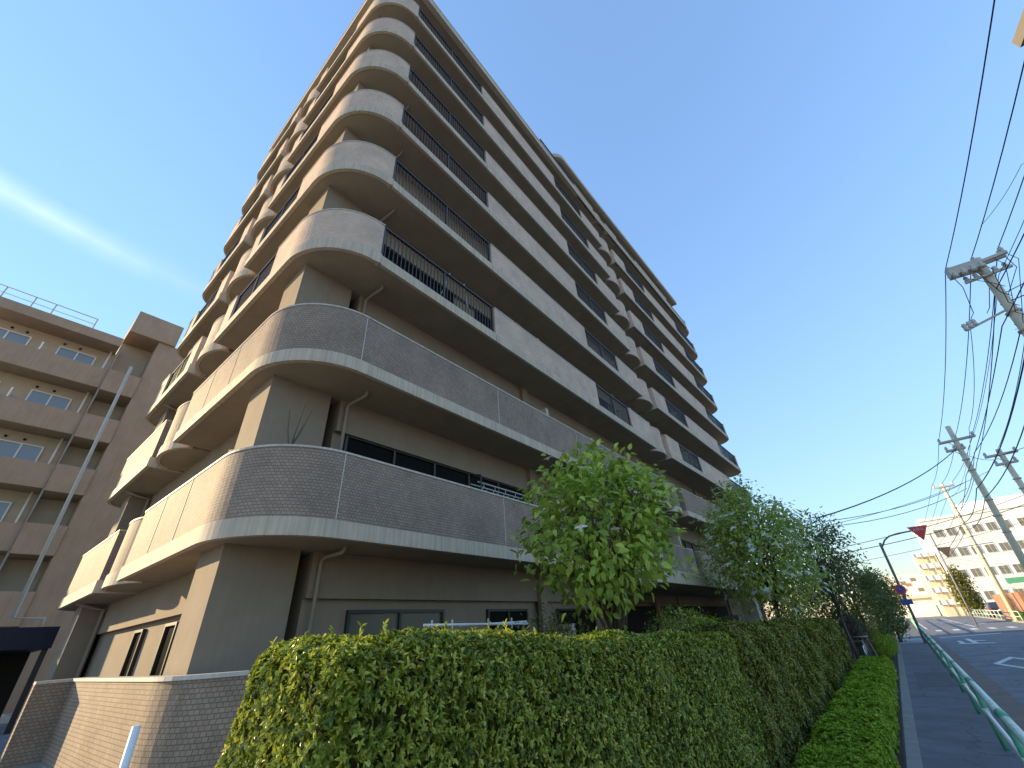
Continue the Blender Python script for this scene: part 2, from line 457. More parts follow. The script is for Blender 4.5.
# ------------------------------------------------------------------ the setting
def sheet(name, mt, x0, y0, x1, y1, z, nx=1, ny=1):
    b = MB()
    b.quad([(x0, y0, z), (x1, y0, z), (x1, y1, z), (x0, y1, z)])
    return tag(b.build(name, mt), kind='structure')
sheet('ground', 'ground', -900, -900, 900, 900, -.02)
sheet('road', 'asphalt', 1.32, -60, 8.0, 108, .004)
sheet('cross_street', 'asphalt', -60, 92, 120, 107, -.004)
sheet('side_street', 'asphalt', 8.0, 50, 60, 57, .0)
sheet('gutter', 'gutter', .72, -60, 1.316, 92, .008)
sheet('sidewalk', 'sidewalk', -.52, -60, .72, 92, .012)
sheet('road_patch', 'patch', 3.6, 12, 5.0, 31, .008)
sheet('road_patch', 'patch', 1.6, 44.5, 7.6, 47, .008)
sheet('pavement_patch', 'patch', -.3, 17.5, .5, 21.0, .016)
sheet('driveway_strip', 'paleconc', -.5, 36.5, .95, 41.5, .018)
tag(bx(-.68, -60, -.02, -.52, 92, .045).build('kerb', 'concrete', bevel=.01), kind='structure')
tag(bx(8.0, 57, -.02, 8.2, 92, .13).build('kerb', 'concrete', bevel=.01), kind='structure')
tag(bx(8.0, -60, -.02, 8.2, 50, .13).build('kerb', 'concrete', bevel=.01), kind='structure')
tag(bx(8.2, -60, -.02, 12.5, 50, .11).build('pavement', 'sidewalk'), kind='structure')
b = MB()   # garden bed between the hedges and the building, a little above the street
b.box(-5.6, .9, -.02, -2.2, 45, .42)
tag(b.build('garden_soil', 'soil'), kind='structure')
sheet('planting_bed', 'soil', -2.2, -3, -.72, 45, .03)
b = MB()   # drive sloping up beside the building
b.quad([(-2.6, -1.5, .0), (-2.6, .85, .0), (-9, .85, .5), (-9, -1.5, .5)][::-1])
b.quad([(-9, -1.5, .5), (-9, 2.6, .5), (-24, 2.6, .5), (-24, -1.5, .5)][::-1])
tag(b.build('driveway', 'asphalt'), kind='structure')
b = MB()   # unseen pale paving farther left, added to bounce sunlight onto the soffits
b.quad([(-2.6, -40, .0), (-2.6, -1.5, .0), (-9, -1.5, .5), (-9, -40, .5)][::-1])
b.quad([(-9, -40, .5), (-9, -1.5, .5), (-24, -1.5, .5), (-24, -40, .5)][::-1])
b.quad([(-24, -40, .5), (-24, 3, .5), (-70, 3, .5), (-70, -40, .5)][::-1])
tag(b.build('bounce_paving', 'bounce_paving'), kind='structure')
b = MB()
b.box(-9, 1.7, .1, -5.9, 3.4, .5)
tag(b.build('terrace', 'paleconc'), kind='structure')

# painted markings on the road
def flat_poly(b, pts, z=.010): b.quad([(x, y, z) for x, y in pts])
def rhombus(cx, cy, hx, hy, wd, b):
    o = [(cx - hx, cy), (cx, cy - hy), (cx + hx, cy), (cx, cy + hy)]
    k = 1 - wd / hx
    i = [(cx - hx * k, cy), (cx, cy - hy * k), (cx + hx * k, cy), (cx, cy + hy * k)]
    for j in range(4):
        flat_poly(b, [o[j], o[(j + 1) % 4], i[(j + 1) % 4], i[j]])
b = MB(); rhombus(2.66, 23.6, .78, 2.6, .2, b); tag(b.build('road_marking', 'mark'), kind='structure')
b = MB()   # a stretched painted character: one long bar, uprights and a short arm
for x0, y0, x1, y1 in ((1.9, 34.4, 3.3, 34.9), (2.5, 34.9, 2.72, 38.9), (2.02, 34.9, 2.2, 37.2), (2.72, 36.6, 3.2, 37.1)):
    flat_poly(b, [(x0, y0), (x1, y0), (x1, y1), (x0, y1)])
tag(b.build('road_marking', 'mark'), kind='structure')
b = MB(); flat_poly(b, [(1.5, 41.0), (4.7, 43.4), (4.7, 43.9), (1.5, 41.5)]); tag(b.build('stop_line', 'mark'), kind='structure')
b = MB()
for k in range(6):
    x = 1.9 + k * 1.05; flat_poly(b, [(x, 50.5), (x + .4, 50.5), (x + .4, 53), (x, 53)])
tag(b.build('crosswalk', 'mark'), kind='structure')
b = MB(); rhombus(5.6, 64, .75, 2.5, .2, b); rhombus(4.2, 74, .75, 2.5, .2, b); tag(b.build('road_marking', 'mark'), kind='structure')
b = MB(); flat_poly(b, [(7.6, -60), (7.75, -60), (7.75, 50), (7.6, 50)]); flat_poly(b, [(1.45, 56), (1.6, 56), (1.6, 92), (1.45, 92)])
flat_poly(b, [(4.6, 56), (4.75, 56), (4.75, 92), (4.6, 92)])
tag(b.build('lane_line', 'mark'), kind='structure')

# ------------------------------------------------------------------ apartment building
H = 2.9
Z0 = 3.27
FX, FY = -5.907, 1.883
RAD = 1.35
PAR = 1.34
XL1, XL2, XLE = -11.35, -13.35, -18.0     # end of the near left balcony, start and end of the far one
YR1, YR2, YRE = 18.75, 20.65, 37.6        # the same along the street side
WX, WY = -7.05, 2.68                      # main walls behind the balconies
SL = .028                                 # the far street part turns slightly outward
apt = thing('apartment_building', (-12, 18, .1), 'tall beige tiled apartment block with rounded corner balconies stacked over nine storeys', 'apartment building')
def fx(y): return FX + max(0, y - YR1) * SL
def arc(cx, cy, r, a0, a1, n=12):
    return [(cx + r * math.cos(R(a0 + (a1 - a0) * i / n)), cy + r * math.sin(R(a0 + (a1 - a0) * i / n))) for i in range(n + 1)]
CORN = arc(FX - RAD, FY + RAD, RAD, -90, 0, 20)
YC = FY + RAD + .02
ENDARC = arc(fx(YRE) - 1.1, YRE - 1.1, 1.1, 0, 90, 10)
LENDARC = list(reversed(arc(XLE + .8, FY + .8, .8, 180, 270, 8)))[::-1]
BULGE_L = [(XL2 + .12 + (XL1 - .12 - XL2 - .12) * (1 - math.cos(math.pi * i / 18)) / 2, FY + .40 - .40 * math.sin(math.pi * i / 18)) for i in range(19)]
BULGE_R = [(FX + .02 - .40 + .40 * math.sin(math.pi * i / 18), YR1 + .12 + (YR2 - .12 - YR1 - .12) * (1 - math.cos(math.pi * i / 18)) / 2) for i in range(19)]

def parapet(kind, pts, zb, joints=(), retn=None):
    """a solid tiled balcony front with its cornice and coping; zb is the underside of the cornice"""
    z1 = zb + PAR
    o = MB().strip(pts, .13, zb + (.255 if zb < 8 else .288), z1 - .035).build('parapet', kind, apt)
    MB().strip(pts, .055, zb, zb + (.252 if zb < 8 else .285), .03).build('cornice', 'fascia', o)
    MB().strip(pts, .145, z1 - .033, z1, .012).build('coping', 'coping', o)
    if joints:
        for (p, q) in joints:
            j = MB()
            d = Vector((q[0] - p[0], q[1] - p[1], 0)).normalized(); nn = Vector((d.y, -d.x, 0))
            c = Vector((p[0], p[1], zb + .255 + (PAR - .29) / 2)) + nn * .002
            j.obox(c, d, nn, .014, .012, PAR - .30)
            j.build('joint', 'joint', o)
    return o
def railing(p, q, zb, step=.112):
    p = Vector((p[0], p[1], 0)); q = Vector((q[0], q[1], 0)); d = (q - p).normalized(); L = (q - p).length
    nn = Vector((d.y, -d.x, 0)); base = p - nn * .07
    z0, z1 = zb + .30, zb + PAR - .02
    b = MB()
    n = max(2, int(L / step))
    for i in range(n + 1):
        c = base + d * (L * i / n)
        b.obox(c + Vector((0, 0, (z0 + z1) / 2)), d, nn, .022, .016, z1 - z0)
    for i in range(max(2, int(L / 1.3)) + 1):
        c = base + d * (.03 + (L - .06) * i / max(2, int(L / 1.3)))
        b.obox(c + Vector((0, 0, (z0 + z1) / 2 - .03)), d, nn, .05, .05, z1 - z0 + .06)
    o = b.build('railing', 'rail', apt)
    t = MB(); mid = base + d * L / 2
    t.obox(mid + Vector((0, 0, z1 + .02)), d, nn, L, .07, .045); t.obox(mid + Vector((0, 0, z0)), d, nn, L, .035, .035)
    t.build('handrail', 'rail', o)
    MB().strip([(p.x, p.y), (q.x, q.y)], .055, zb, zb + .285, .03).build('cornice', 'fascia', o)
    return o
def R_(y): return (fx(y), y)

inner1 = [(WX - .3, YR1), (WX - .3, WY + .3), (XL1, WY + .3)]
slab1 = [(XL1, FY + .05)] + [(x + (-.05 if i else 0), y + .05) for i, (x, y) in enumerate(CORN)] + [(FX - .05, YR1)] + inner1
slab2L = [(XL2, WY + .3), (XLE, WY + .3), (XLE, FY + .85)] + [(x + .05, y + .05) for x, y in LENDARC[1:]] + [(XL2, FY + .05)]
slab2R = [(FX - .05, YR2), (fx(YRE - 1.1) - .05, YRE - 1.1)] + [(x - .05, y - .05) for x, y in ENDARC[1:]] + [(WX - .3, YRE - .05), (WX - .3, YR2)]
def slab(zb, which):
    z = zb + .014
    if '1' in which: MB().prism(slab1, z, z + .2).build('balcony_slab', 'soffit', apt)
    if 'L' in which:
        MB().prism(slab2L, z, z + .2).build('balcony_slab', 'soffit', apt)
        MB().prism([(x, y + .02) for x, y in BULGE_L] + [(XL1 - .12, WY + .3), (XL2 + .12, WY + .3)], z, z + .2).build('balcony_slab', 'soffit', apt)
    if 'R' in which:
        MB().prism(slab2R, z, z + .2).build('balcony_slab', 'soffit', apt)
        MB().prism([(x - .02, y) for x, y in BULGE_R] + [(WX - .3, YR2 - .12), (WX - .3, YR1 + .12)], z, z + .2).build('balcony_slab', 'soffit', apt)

for k in range(8):
    zb = Z0 + k * H
    T = 'tile_dark' if k < 2 else 'tile'
    slab(zb, '1LR')
    if k < 2:
        path = [(XL1, FY)] + CORN + [R_(YR1)]
        parapet(T, path, zb, [(R_(YC - .08), R_(YC)), (R_(7.1), R_(7.2)), (R_(11.0), R_(11.1)), (R_(14.9), R_(15)), ((-8.55, FY), (-8.4, FY)), ((-9.9, FY), (-9.8, FY))])
        parapet(T, [(XL2, FY + .75), (XL2, FY)][::-1] if False else LENDARC + [(XL2, FY), (XL2, FY + .75)], zb)
        parapet(T, [(fx(YR2) - .75, YR2), R_(YR2), R_(YRE - 1.1)] + ENDARC[1:], zb)
    else:
        parapet(T, [(-8.35, FY)] + CORN + [R_(YC - .02)], zb)
        railing((-10.75, FY), (-8.36, FY), zb)
        parapet(T, [(XL1, FY), (-10.76, FY)], zb)
        railing(R_(YC), R_(7.13), zb)
        parapet(T, [R_(7.15), R_(13.33)], zb)
        railing(R_(13.35), R_(16.33), zb)
        parapet(T, [R_(16.35), R_(YR1)], zb)
        # far left balcony
        parapet(T, [(-14.1, FY), (XL2, FY), (XL2, FY + .75)], zb)
        railing((-16.3, FY), (-14.12, FY), zb)
        parapet(T, LENDARC + [(-16.32, FY)], zb)
        # far street balcony
        parapet(T, [(fx(YR2) - .75, YR2), R_(YR2), R_(22.4)], zb)
        railing(R_(22.42), R_(25.6), zb)
        parapet(T, [R_(25.62), R_(32.0)], zb)
        railing(R_(32.02), R_(YRE - 1.1), zb)
        o = parapet(T, ENDARC, zb)
    parapet(T, BULGE_L, zb)
    parapet(T, BULGE_R, zb)

# walls
ZT = Z0 + 8 * H
core = MB()
core.prism([(-17.6, WY + .1), (-8.0, WY + .1), (-8.0, 3.5), (WX - .1, 3.5), (WX - .1, 36.9), (-17.6, 36.9)], .1, ZT + .02)
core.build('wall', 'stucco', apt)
for k in range(-1, 8):      # spandrel above each storey's openings
    zb = Z0 + k * H + .24 if k >= 0 else .3
    zt = Z0 + (k + 1) * H + .03
    MB().box(WX - .09, 3.5, zt - .70, WX + .02, 36.8, zt).build('beam', 'stucco', apt)
    MB().box(-17.5, WY - .02, zt - .70, -7.95, WY + .09, zt).build('beam', 'stucco', apt)
    q = MB().box(-7.95, 2.17, zb, -7.04, 3.28, zt + (.0)).build('pillar', 'stucco', apt, bevel=.02)
    MB().box(-16.9, 2.18, zb, -16.1, 2.66, zt).build('pillar', 'stucco', apt, bevel=.02)
    for (ya, yb) in ((10.0, 10.14), (17.7, 17.84), (19.9, 20.04), (26.0, 26.14), (31.4, 31.54)):
        MB().box(WX + .021, ya, zb, -6.32, yb, zb + 1.75).build('partition', 'fascia', apt)
    for ya in (9.62, 17.2, 27.3):
        MB().box(WX + .0205, ya, zb, WX + .13, ya + .28, zt - .001).build('wall_rib', 'stucco', apt)
def window(p, q, z0, z1, pane='glass', leaf=2):
    """sliding window between two plan points; outward is right of p->q"""
    p = Vector((p[0], p[1], 0)); q = Vector((q[0], q[1], 0)); d = (q - p).normalized(); L = (q - p).length; nn = Vector((d.y, -d.x, 0))
    b = MB(); mid = (p + q) / 2; zc = (z0 + z1) / 2
    for z in (z0 + .025, z1 - .025): b.obox(mid + nn * .03 + Vector((0, 0, z)), d, nn, L, .08, .05)
    for i in range(leaf + 1): b.obox(p + d * (.025 + (L - .05) * i / leaf) + nn * .03 + Vector((0, 0, zc)), d, nn, .05, .078, z1 - z0 - .1)
    o = b.build('window', 'frame', apt)
    g = MB(); g.obox(mid + nn * .015 + Vector((0, 0, zc)), d, nn, L - .06, .012, z1 - z0 - .06); g.build('pane', pane, o)
    return o
for k in range(0, 8):
    z0 = Z0 + k * H + .27
    bays = [(3.75, 9.5, 5), (10.3, 13.0, 2), (14.0, 17.0, 2), (22.0, 25.4, 3), (27.8, 31.2, 3), (32.4, 35.8, 3)] if k < 2 else [(3.9, 6.6, 2), (7.6, 9.4, 1), (10.4, 13.0, 2), (14.2, 16.9, 2), (22.2, 25.2, 2), (27.8, 31.0, 2), (32.4, 35.6, 2)]
    for (a, c, l) in bays:
        window((WX - .1, a), (WX - .1, c), z0, z0 + 1.98, 'glass', l)
    for (a, c) in ((-11.0, -8.4), (-15.6, -13.6)):
        window((a, WY + .1), (c, WY + .1), z0, z0 + 1.98)
window((WX - .1, 4.29), (WX - .1, 6.45), .62, 2.44, 'curtain')
window((WX - .1, 7.77), (WX - .1, 9.24), .62, 2.44, 'glass')
window((WX - .1, 10.6), (WX - .1, 12.6), .62, 2.44, 'glass')
window((-12.7, WY + .1), (-12.1, WY + .1), .9, 2.5, 'glass', 1)
window((-10.7, WY + .1), (-10.05, WY + .1), .9, 2.5, 'glass', 1)
# rain pipes
for k in range(-1, 8):
    z0 = (Z0 + k * H + .24) if k >= 0 else .4
    zt = Z0 + (k + 1) * H + .02
    b = MB().tube([(-6.98, 3.62, z0), (-6.98, 3.62, zt - .18), (-6.93, 3.63, zt - .1), (-6.45, 3.68, zt - .085), (-6.40, 3.69, zt + .02)], .034, 10)
    b.lathe((-6.98, 3.62, z0 + 1.5), [(.045, 0), (.06, 0), (.06, .05), (.045, .05)], 10)
    b.build('downpipe', 'pipe', apt)
for k in (-1, 0, 1, 3, 5):
    zt = Z0 + (k + 1) * H + .02; z0 = (Z0 + k * H + .24) if k >= 0 else .5
    MB().tube([(-15.92, 2.6, z0), (-15.92, 2.6, zt - .15), (-15.95, 2.3, zt - .08), (-15.95, 2.0, zt + .02)], .045, 8).build('downpipe', 'pipe', apt)
    MB().tube([(-7.0, 19.7, z0), (-7.0, 19.7, zt)], .05, 8).build('downpipe', 'pipe', apt)
# lower roof over the near part, its upstand and gutter line
roof_poly = [(XLE + .2, FY + .1)] + [(x + .06, y - .06) for x, y in arc(FX - 1.0, FY + 1.0, 1.0, -90, 0, 12)] + [(FX + .08, YR1), (fx(36) + .08, 36.0), (WX - .5, 36.0), (-17.6, 36.0), (-17.6, WY)]
MB().prism(roof_poly, ZT + .03, ZT + .22).build('roof_slab', 'soffit', apt)
rp = [(XLE + .2, FY + .1)] + [(x + .06, y - .06) for x, y in arc(FX - 1.0, FY + 1.0, 1.0, -90, 0, 12)] + [(FX + .08, YR1), (fx(36) + .08, 36.0)]
MB().strip(rp, .2, ZT, ZT + .5, .03).build('roof_edge', 'fascia', apt)
MB().strip(rp, .24, ZT + .502, ZT + .56, .05).build('roof_flashing', 'steel', apt)
# tenth storey, set back over the far street part
Z10 = ZT + .1
MB().prism([(-16.5, 15.2), (WX - .1, 15.2), (WX - .1, 36.5), (-16.5, 36.5)], ZT + .1, ZT + H).build('wall', 'stucco', apt)
p10 = [(FX - .3, 14.5)] + [R_(16.2)]
parapet('tile', [R_(16.4), R_(18.9)], ZT)
parapet('tile', BULGE_R, ZT)
parapet('tile', [(fx(YR2) - .75, YR2), R_(YR2), R_(22.4)], ZT)
railing(R_(22.42), R_(25.6), ZT); parapet('tile', [R_(25.62), R_(32.0)], ZT); railing(R_(32.02), R_(YRE - 1.1), ZT)
parapet('tile', ENDARC, ZT)
railing(R_(12.6), R_(16.38), ZT + .3)
slab(ZT, 'R')
r10 = arc(FX - .9, 15.5, .9, 180, 360, 16)[8:] + [(FX + .06, YR1), (fx(35.6) + .06, 35.6), (-16.5, 35.6), (-16.5, 14.6)]
MB().prism(r10, ZT + H + .03, ZT + H + .25).build('roof_slab', 'soffit', apt)
MB().strip(r10[:-2], .2, ZT + H, ZT + H + .4, .03).build('roof_edge', 'fascia', apt)
MB().prism(arc(-8.0, 13.9, 1.3, 180, 360, 16) + [(-6.7, 15.1), (-9.3, 15.1)], ZT + .3, ZT + 3.3).build('stair_tower', 'stucco', apt)
# entrance canopy and stone pillar on the street side
MB().prism(arc(-5.4, 12.6, 1.0, 180, 270, 8)[4:] + arc(-5.6, 12.6, 1.0, 270, 360, 8) + [(-4.55, 27), (WX, 27), (WX, 11.6)], 2.88, 3.24).build('entrance_canopy', 'fascia', apt, bevel=.02)
MB().box(-5.7, 24.3, .3, -5.0, 24.9, 2.87).build('entrance_pillar', 'coping', apt, bevel=.02)
MB().box(WX - .095, 14.0, .5, WX + .019, 27.0, 2.5).build('entrance_shade_slab', 'dark', apt)  # solid slab on the wall; its near-black colour stands in for a shaded opening

# things on the balconies
def dryer(name, p, d, z, label):
    t = thing(name, (p[0], p[1], z), label, 'drying rack', 'drying racks on the balconies')
    p = Vector((p[0], p[1], z)); d = Vector(d)
    b = MB()
    b.tube([p, p + Vector((0, 0, .75)), p + Vector((-.35, 0, .85))], .018, 6)
    b.tube([p + d * 1.9, p + d * 1.9 + Vector((0, 0, .75)), p + d * 1.9 + Vector((-.35, 0, .85))], .018, 6)
    b.build('post', 'rail', t)
    c = MB()
    for k in range(2): c.tube([p + Vector((-.1 - .22 * k, 0, .62)), p + d * 1.9 + Vector((-.1 - .22 * k, 0, .62))], .014, 6)
    c.build('pole', 'steel', t)
    for k in range(9):
        h = MB(); q = p + d * (.2 + .19 * k) + Vector((-.1 - .22 * (k % 2), 0, .6))
        h.tube([q, q + Vector((.0, .0, -.08)), q + Vector((.09, .03, -.15)), q + Vector((-.09, -.03, -.15)), q + Vector((0, 0, -.08))], .006, 5)
        h.build('hanger', 'insul', t)
dryer('drying_rack', (FX - .12, 6.5), (0, 1, 0), Z0 + PAR - .35, 'black drying rack with white hangers above the lowest street balcony')
dryer('drying_rack', (FX - .02, 25.9), (0, 1, 0), Z0 + H + PAR - .3, 'drying rack with hangers over the far balcony of the third storey')
t = thing('laundry_stand', (-5.2, 4.4, .42), 'pale laundry poles on brown brackets in the garden behind the hedge', 'laundry stand')
b = MB(); b.tube([(-5.2, 4.35, 2.1), (-5.2, 6.75, 2.06)], .018, 8); b.tube([(-5.34, 5.2, 2.08), (-5.34, 6.9, 2.10)], .016, 8); b.build('pole', 'whitepaint', t)
for y in (4.75, 5.9, 6.5):
    MB().tube([(-5.27, y, .42), (-5.27, y, 1.8), (-5.15, y + .08, 2.04)], .022, 8).build('bracket', 'wood', t)
b = MB()
for y in (4.5, 4.9, 5.7, 6.3): b.tube([(-5.2, y, 2.0), (-5.2, y, 2.16)], .014, 5)
b.build('clothes_peg', 'insul', t)
# leafless plant in the second-storey corner balcony
b = MB(); q = Vector((-6.62, 2.55, Z0 + .9))
b.tube([q, q + Vector((0, 0, .45)), q + Vector((.02, .05, .75))], .02, 6, .012)
for dx, dy, dz in ((.05, .22, .8), (-.06, -.1, .75), (.02, .1, .9), (-.02, .16, .55)):
    b.tube([q + Vector((.0, .02, .5 + .1 * dy)), q + Vector((dx * .6, dy * .6, .5 + dz * .5)), q + Vector((dx, dy, .5 + dz))], .011, 5, .004)
tag(b.build('bare_plant', 'bark', loc=(-6.62, 2.55, Z0 + .9)), 'leafless twiggy plant rising above the curved second storey balcony', 'plant')
for i, (y, k, tilt) in enumerate(((5.1, 2, .35), (6.3, 2, -.3))):
    b = MB(); b.tube([(FX - .2, y, Z0 + k * H + .26), (FX - .14, y + tilt, Z0 + k * H + 1.55)], .014, 6)
    tag(b.build('broom', 'insul' if i == 0 else 'steel', loc=(FX - .2, y, Z0 + k * H + .26)), ['white stick leaning right behind the fourth storey corner railing', 'grey stick leaning left behind the fourth storey corner railing'][i], 'broom handle')

# ------------------------------------------------------------------ garden wall
gw = thing('garden_wall', (-9, 1.9, .4), 'curved low tiled garden wall with pale cap around the building corner', 'garden wall')
gp = [(-11.8, 1.42), (-11.8, 1.9), (FX - 1.3, 1.9)] + arc(FX - 1.3, 3.2, 1.3, -90, 0, 14)[1:] + [(FX, 11.5)]
MB().strip(gp, .16, .62, 1.70).build('tiled_face', 'tile_wall', gw)
MB().strip(gp, .2, 1.702, 1.745, .02).build('cap', 'coping', gw)
MB().strip(gp, .2, .2, .618, .015).build('plinth', 'concrete', gw)
b = MB(); b.tube([(-4.92, 1.30, .1), (-5.0, 1.30, 1.48)], .03, 8); tag(b.build('marker_post', 'whitepaint', loc=(-4.92, 1.3, .1)), 'thin white post standing before the curved tiled garden wall', 'post')

# ------------------------------------------------------------------ brown building on the left
bb = thing('brown_apartment_building', (-39, -1, .3), 'brown rendered apartment block with long balconies and a stair tower at the left edge', 'apartment building')
BX = -34.0
FH = 3.286
bx(-46, -5.2, .3, BX - 1.4, .85, 20.45).build('wall', 'brown_in', bb)
bx(-46, .86, .3, BX - 1.8, 3.7, 21.9).build('stair_wall', 'brown_in', bb)
for j in range(6):
    zb = .68 + FH * j
    bx(BX - .15, -5.4, zb, BX, .88, zb + 1.36).build('balcony_front', 'brown', bb)
    bx(BX - 1.4, -5.4, zb + .002, BX - .152, .84, zb + .22).build('balcony_slab', 'soffit', bb)
    bx(BX - .05, .90, zb - .12, BX + .13, 2.55, zb + 1.42).build('stair_parapet', 'brown', bb)
    bx(BX - 1.8, .90, zb - .12, BX - .052, 2.55, zb + .1).build('stair_landing', 'soffit', bb)
    z1 = zb + 2.66
    for (ya, yb) in ((-4.95, -3.0), (-1.75, .06)):
        f = MB()
        for z in (z1 - 2.1, z1): f.box(BX - 1.4, ya, z - .07, BX - 1.31, yb, z)
        for y in (ya, (ya + yb) / 2 - .035, yb - .07): f.box(BX - 1.399, y, z1 - 2.1, BX - 1.311, y + .07, z1 - .071)
        f = f.build('window', 'alu', bb)
        bx(BX - 1.398, ya + .06, z1 - 2.05, BX - 1.36, yb - .06, z1 - .06).build('pane', 'blueglass', f)
    bx(BX - 1.36, -2.42, zb + .22, BX - .155, -2.35, zb + 2.0).build('partition', 'alu', bb)
    for y in (-3.95, -3.3, -1.6, -.85): MB().tube([(BX - 1.42, y, zb + 2.9), (BX - 1.34, y, zb + 2.9)], .07, 10).build('vent', 'dark', bb)
    MB().tube([(BX - 1.0, .57, zb + .2), (BX - 1.0, .57, zb + FH - .02)], .055, 8).build('downpipe', 'alu', bb)
    MB().tube([(BX + .06, .89, zb), (BX + .06, .89, zb + FH - .02)], .05, 8).build('downpipe', 'pipe', bb)
bx(BX - 1.8, 2.56, .3, BX + .05, 9.5, 21.7).build('tower_pillar', 'brown', bb)
bx(-46, -5.45, 20.35, BX + .05, .79, 21.0).build('roof_edge', 'brown', bb)
bx(-46, .84, 21.701, BX + .22, 3.5, 23.5).build('tower_head', 'brown', bb)
b = MB()
for y in (-5.0, -3.75, -2.85, -.85): b.tube([(BX - .28, y, 21.0), (BX - .28, y, 21.95)], .035, 6)
b.tube([(BX - .28, -5.4, 21.95), (BX - .28, -.85, 21.95)], .03, 6); b.tube([(BX - .28, -5.4, 21.5), (BX - .28, -.85, 21.5)], .02, 6)
b.build('roof_railing', 'steel', bb)
b = MB(); b.tube([(-24, 1.28, 14.1), (-24, 1.55, 3.55), (-24, 2.35, 3.5), (-24, 2.35, 3.0)], .062, 12)
tag(b.build('white_pipe', 'white_pipe', loc=(-24, 1.5, 3.0)), 'tall white pipe with an elbow foot in front of the brown building', 'pipe')
cp = thing('carport', (-20, 0, .5), 'dark navy carport roof at the far end of the drive', 'carport')
bx(-23, -6, 2.45, -19.6, 2.35, 3.0).build('roof', 'navy', cp)
for y in (-4, 2.2):
    bx(-19.9, y, .5, -19.78, y + .12, 2.449).build('post', 'rail', cp)
bx(-23, -6, .5, -22.9, 2.3, 2.449).build('back_panel', 'dark', cp)

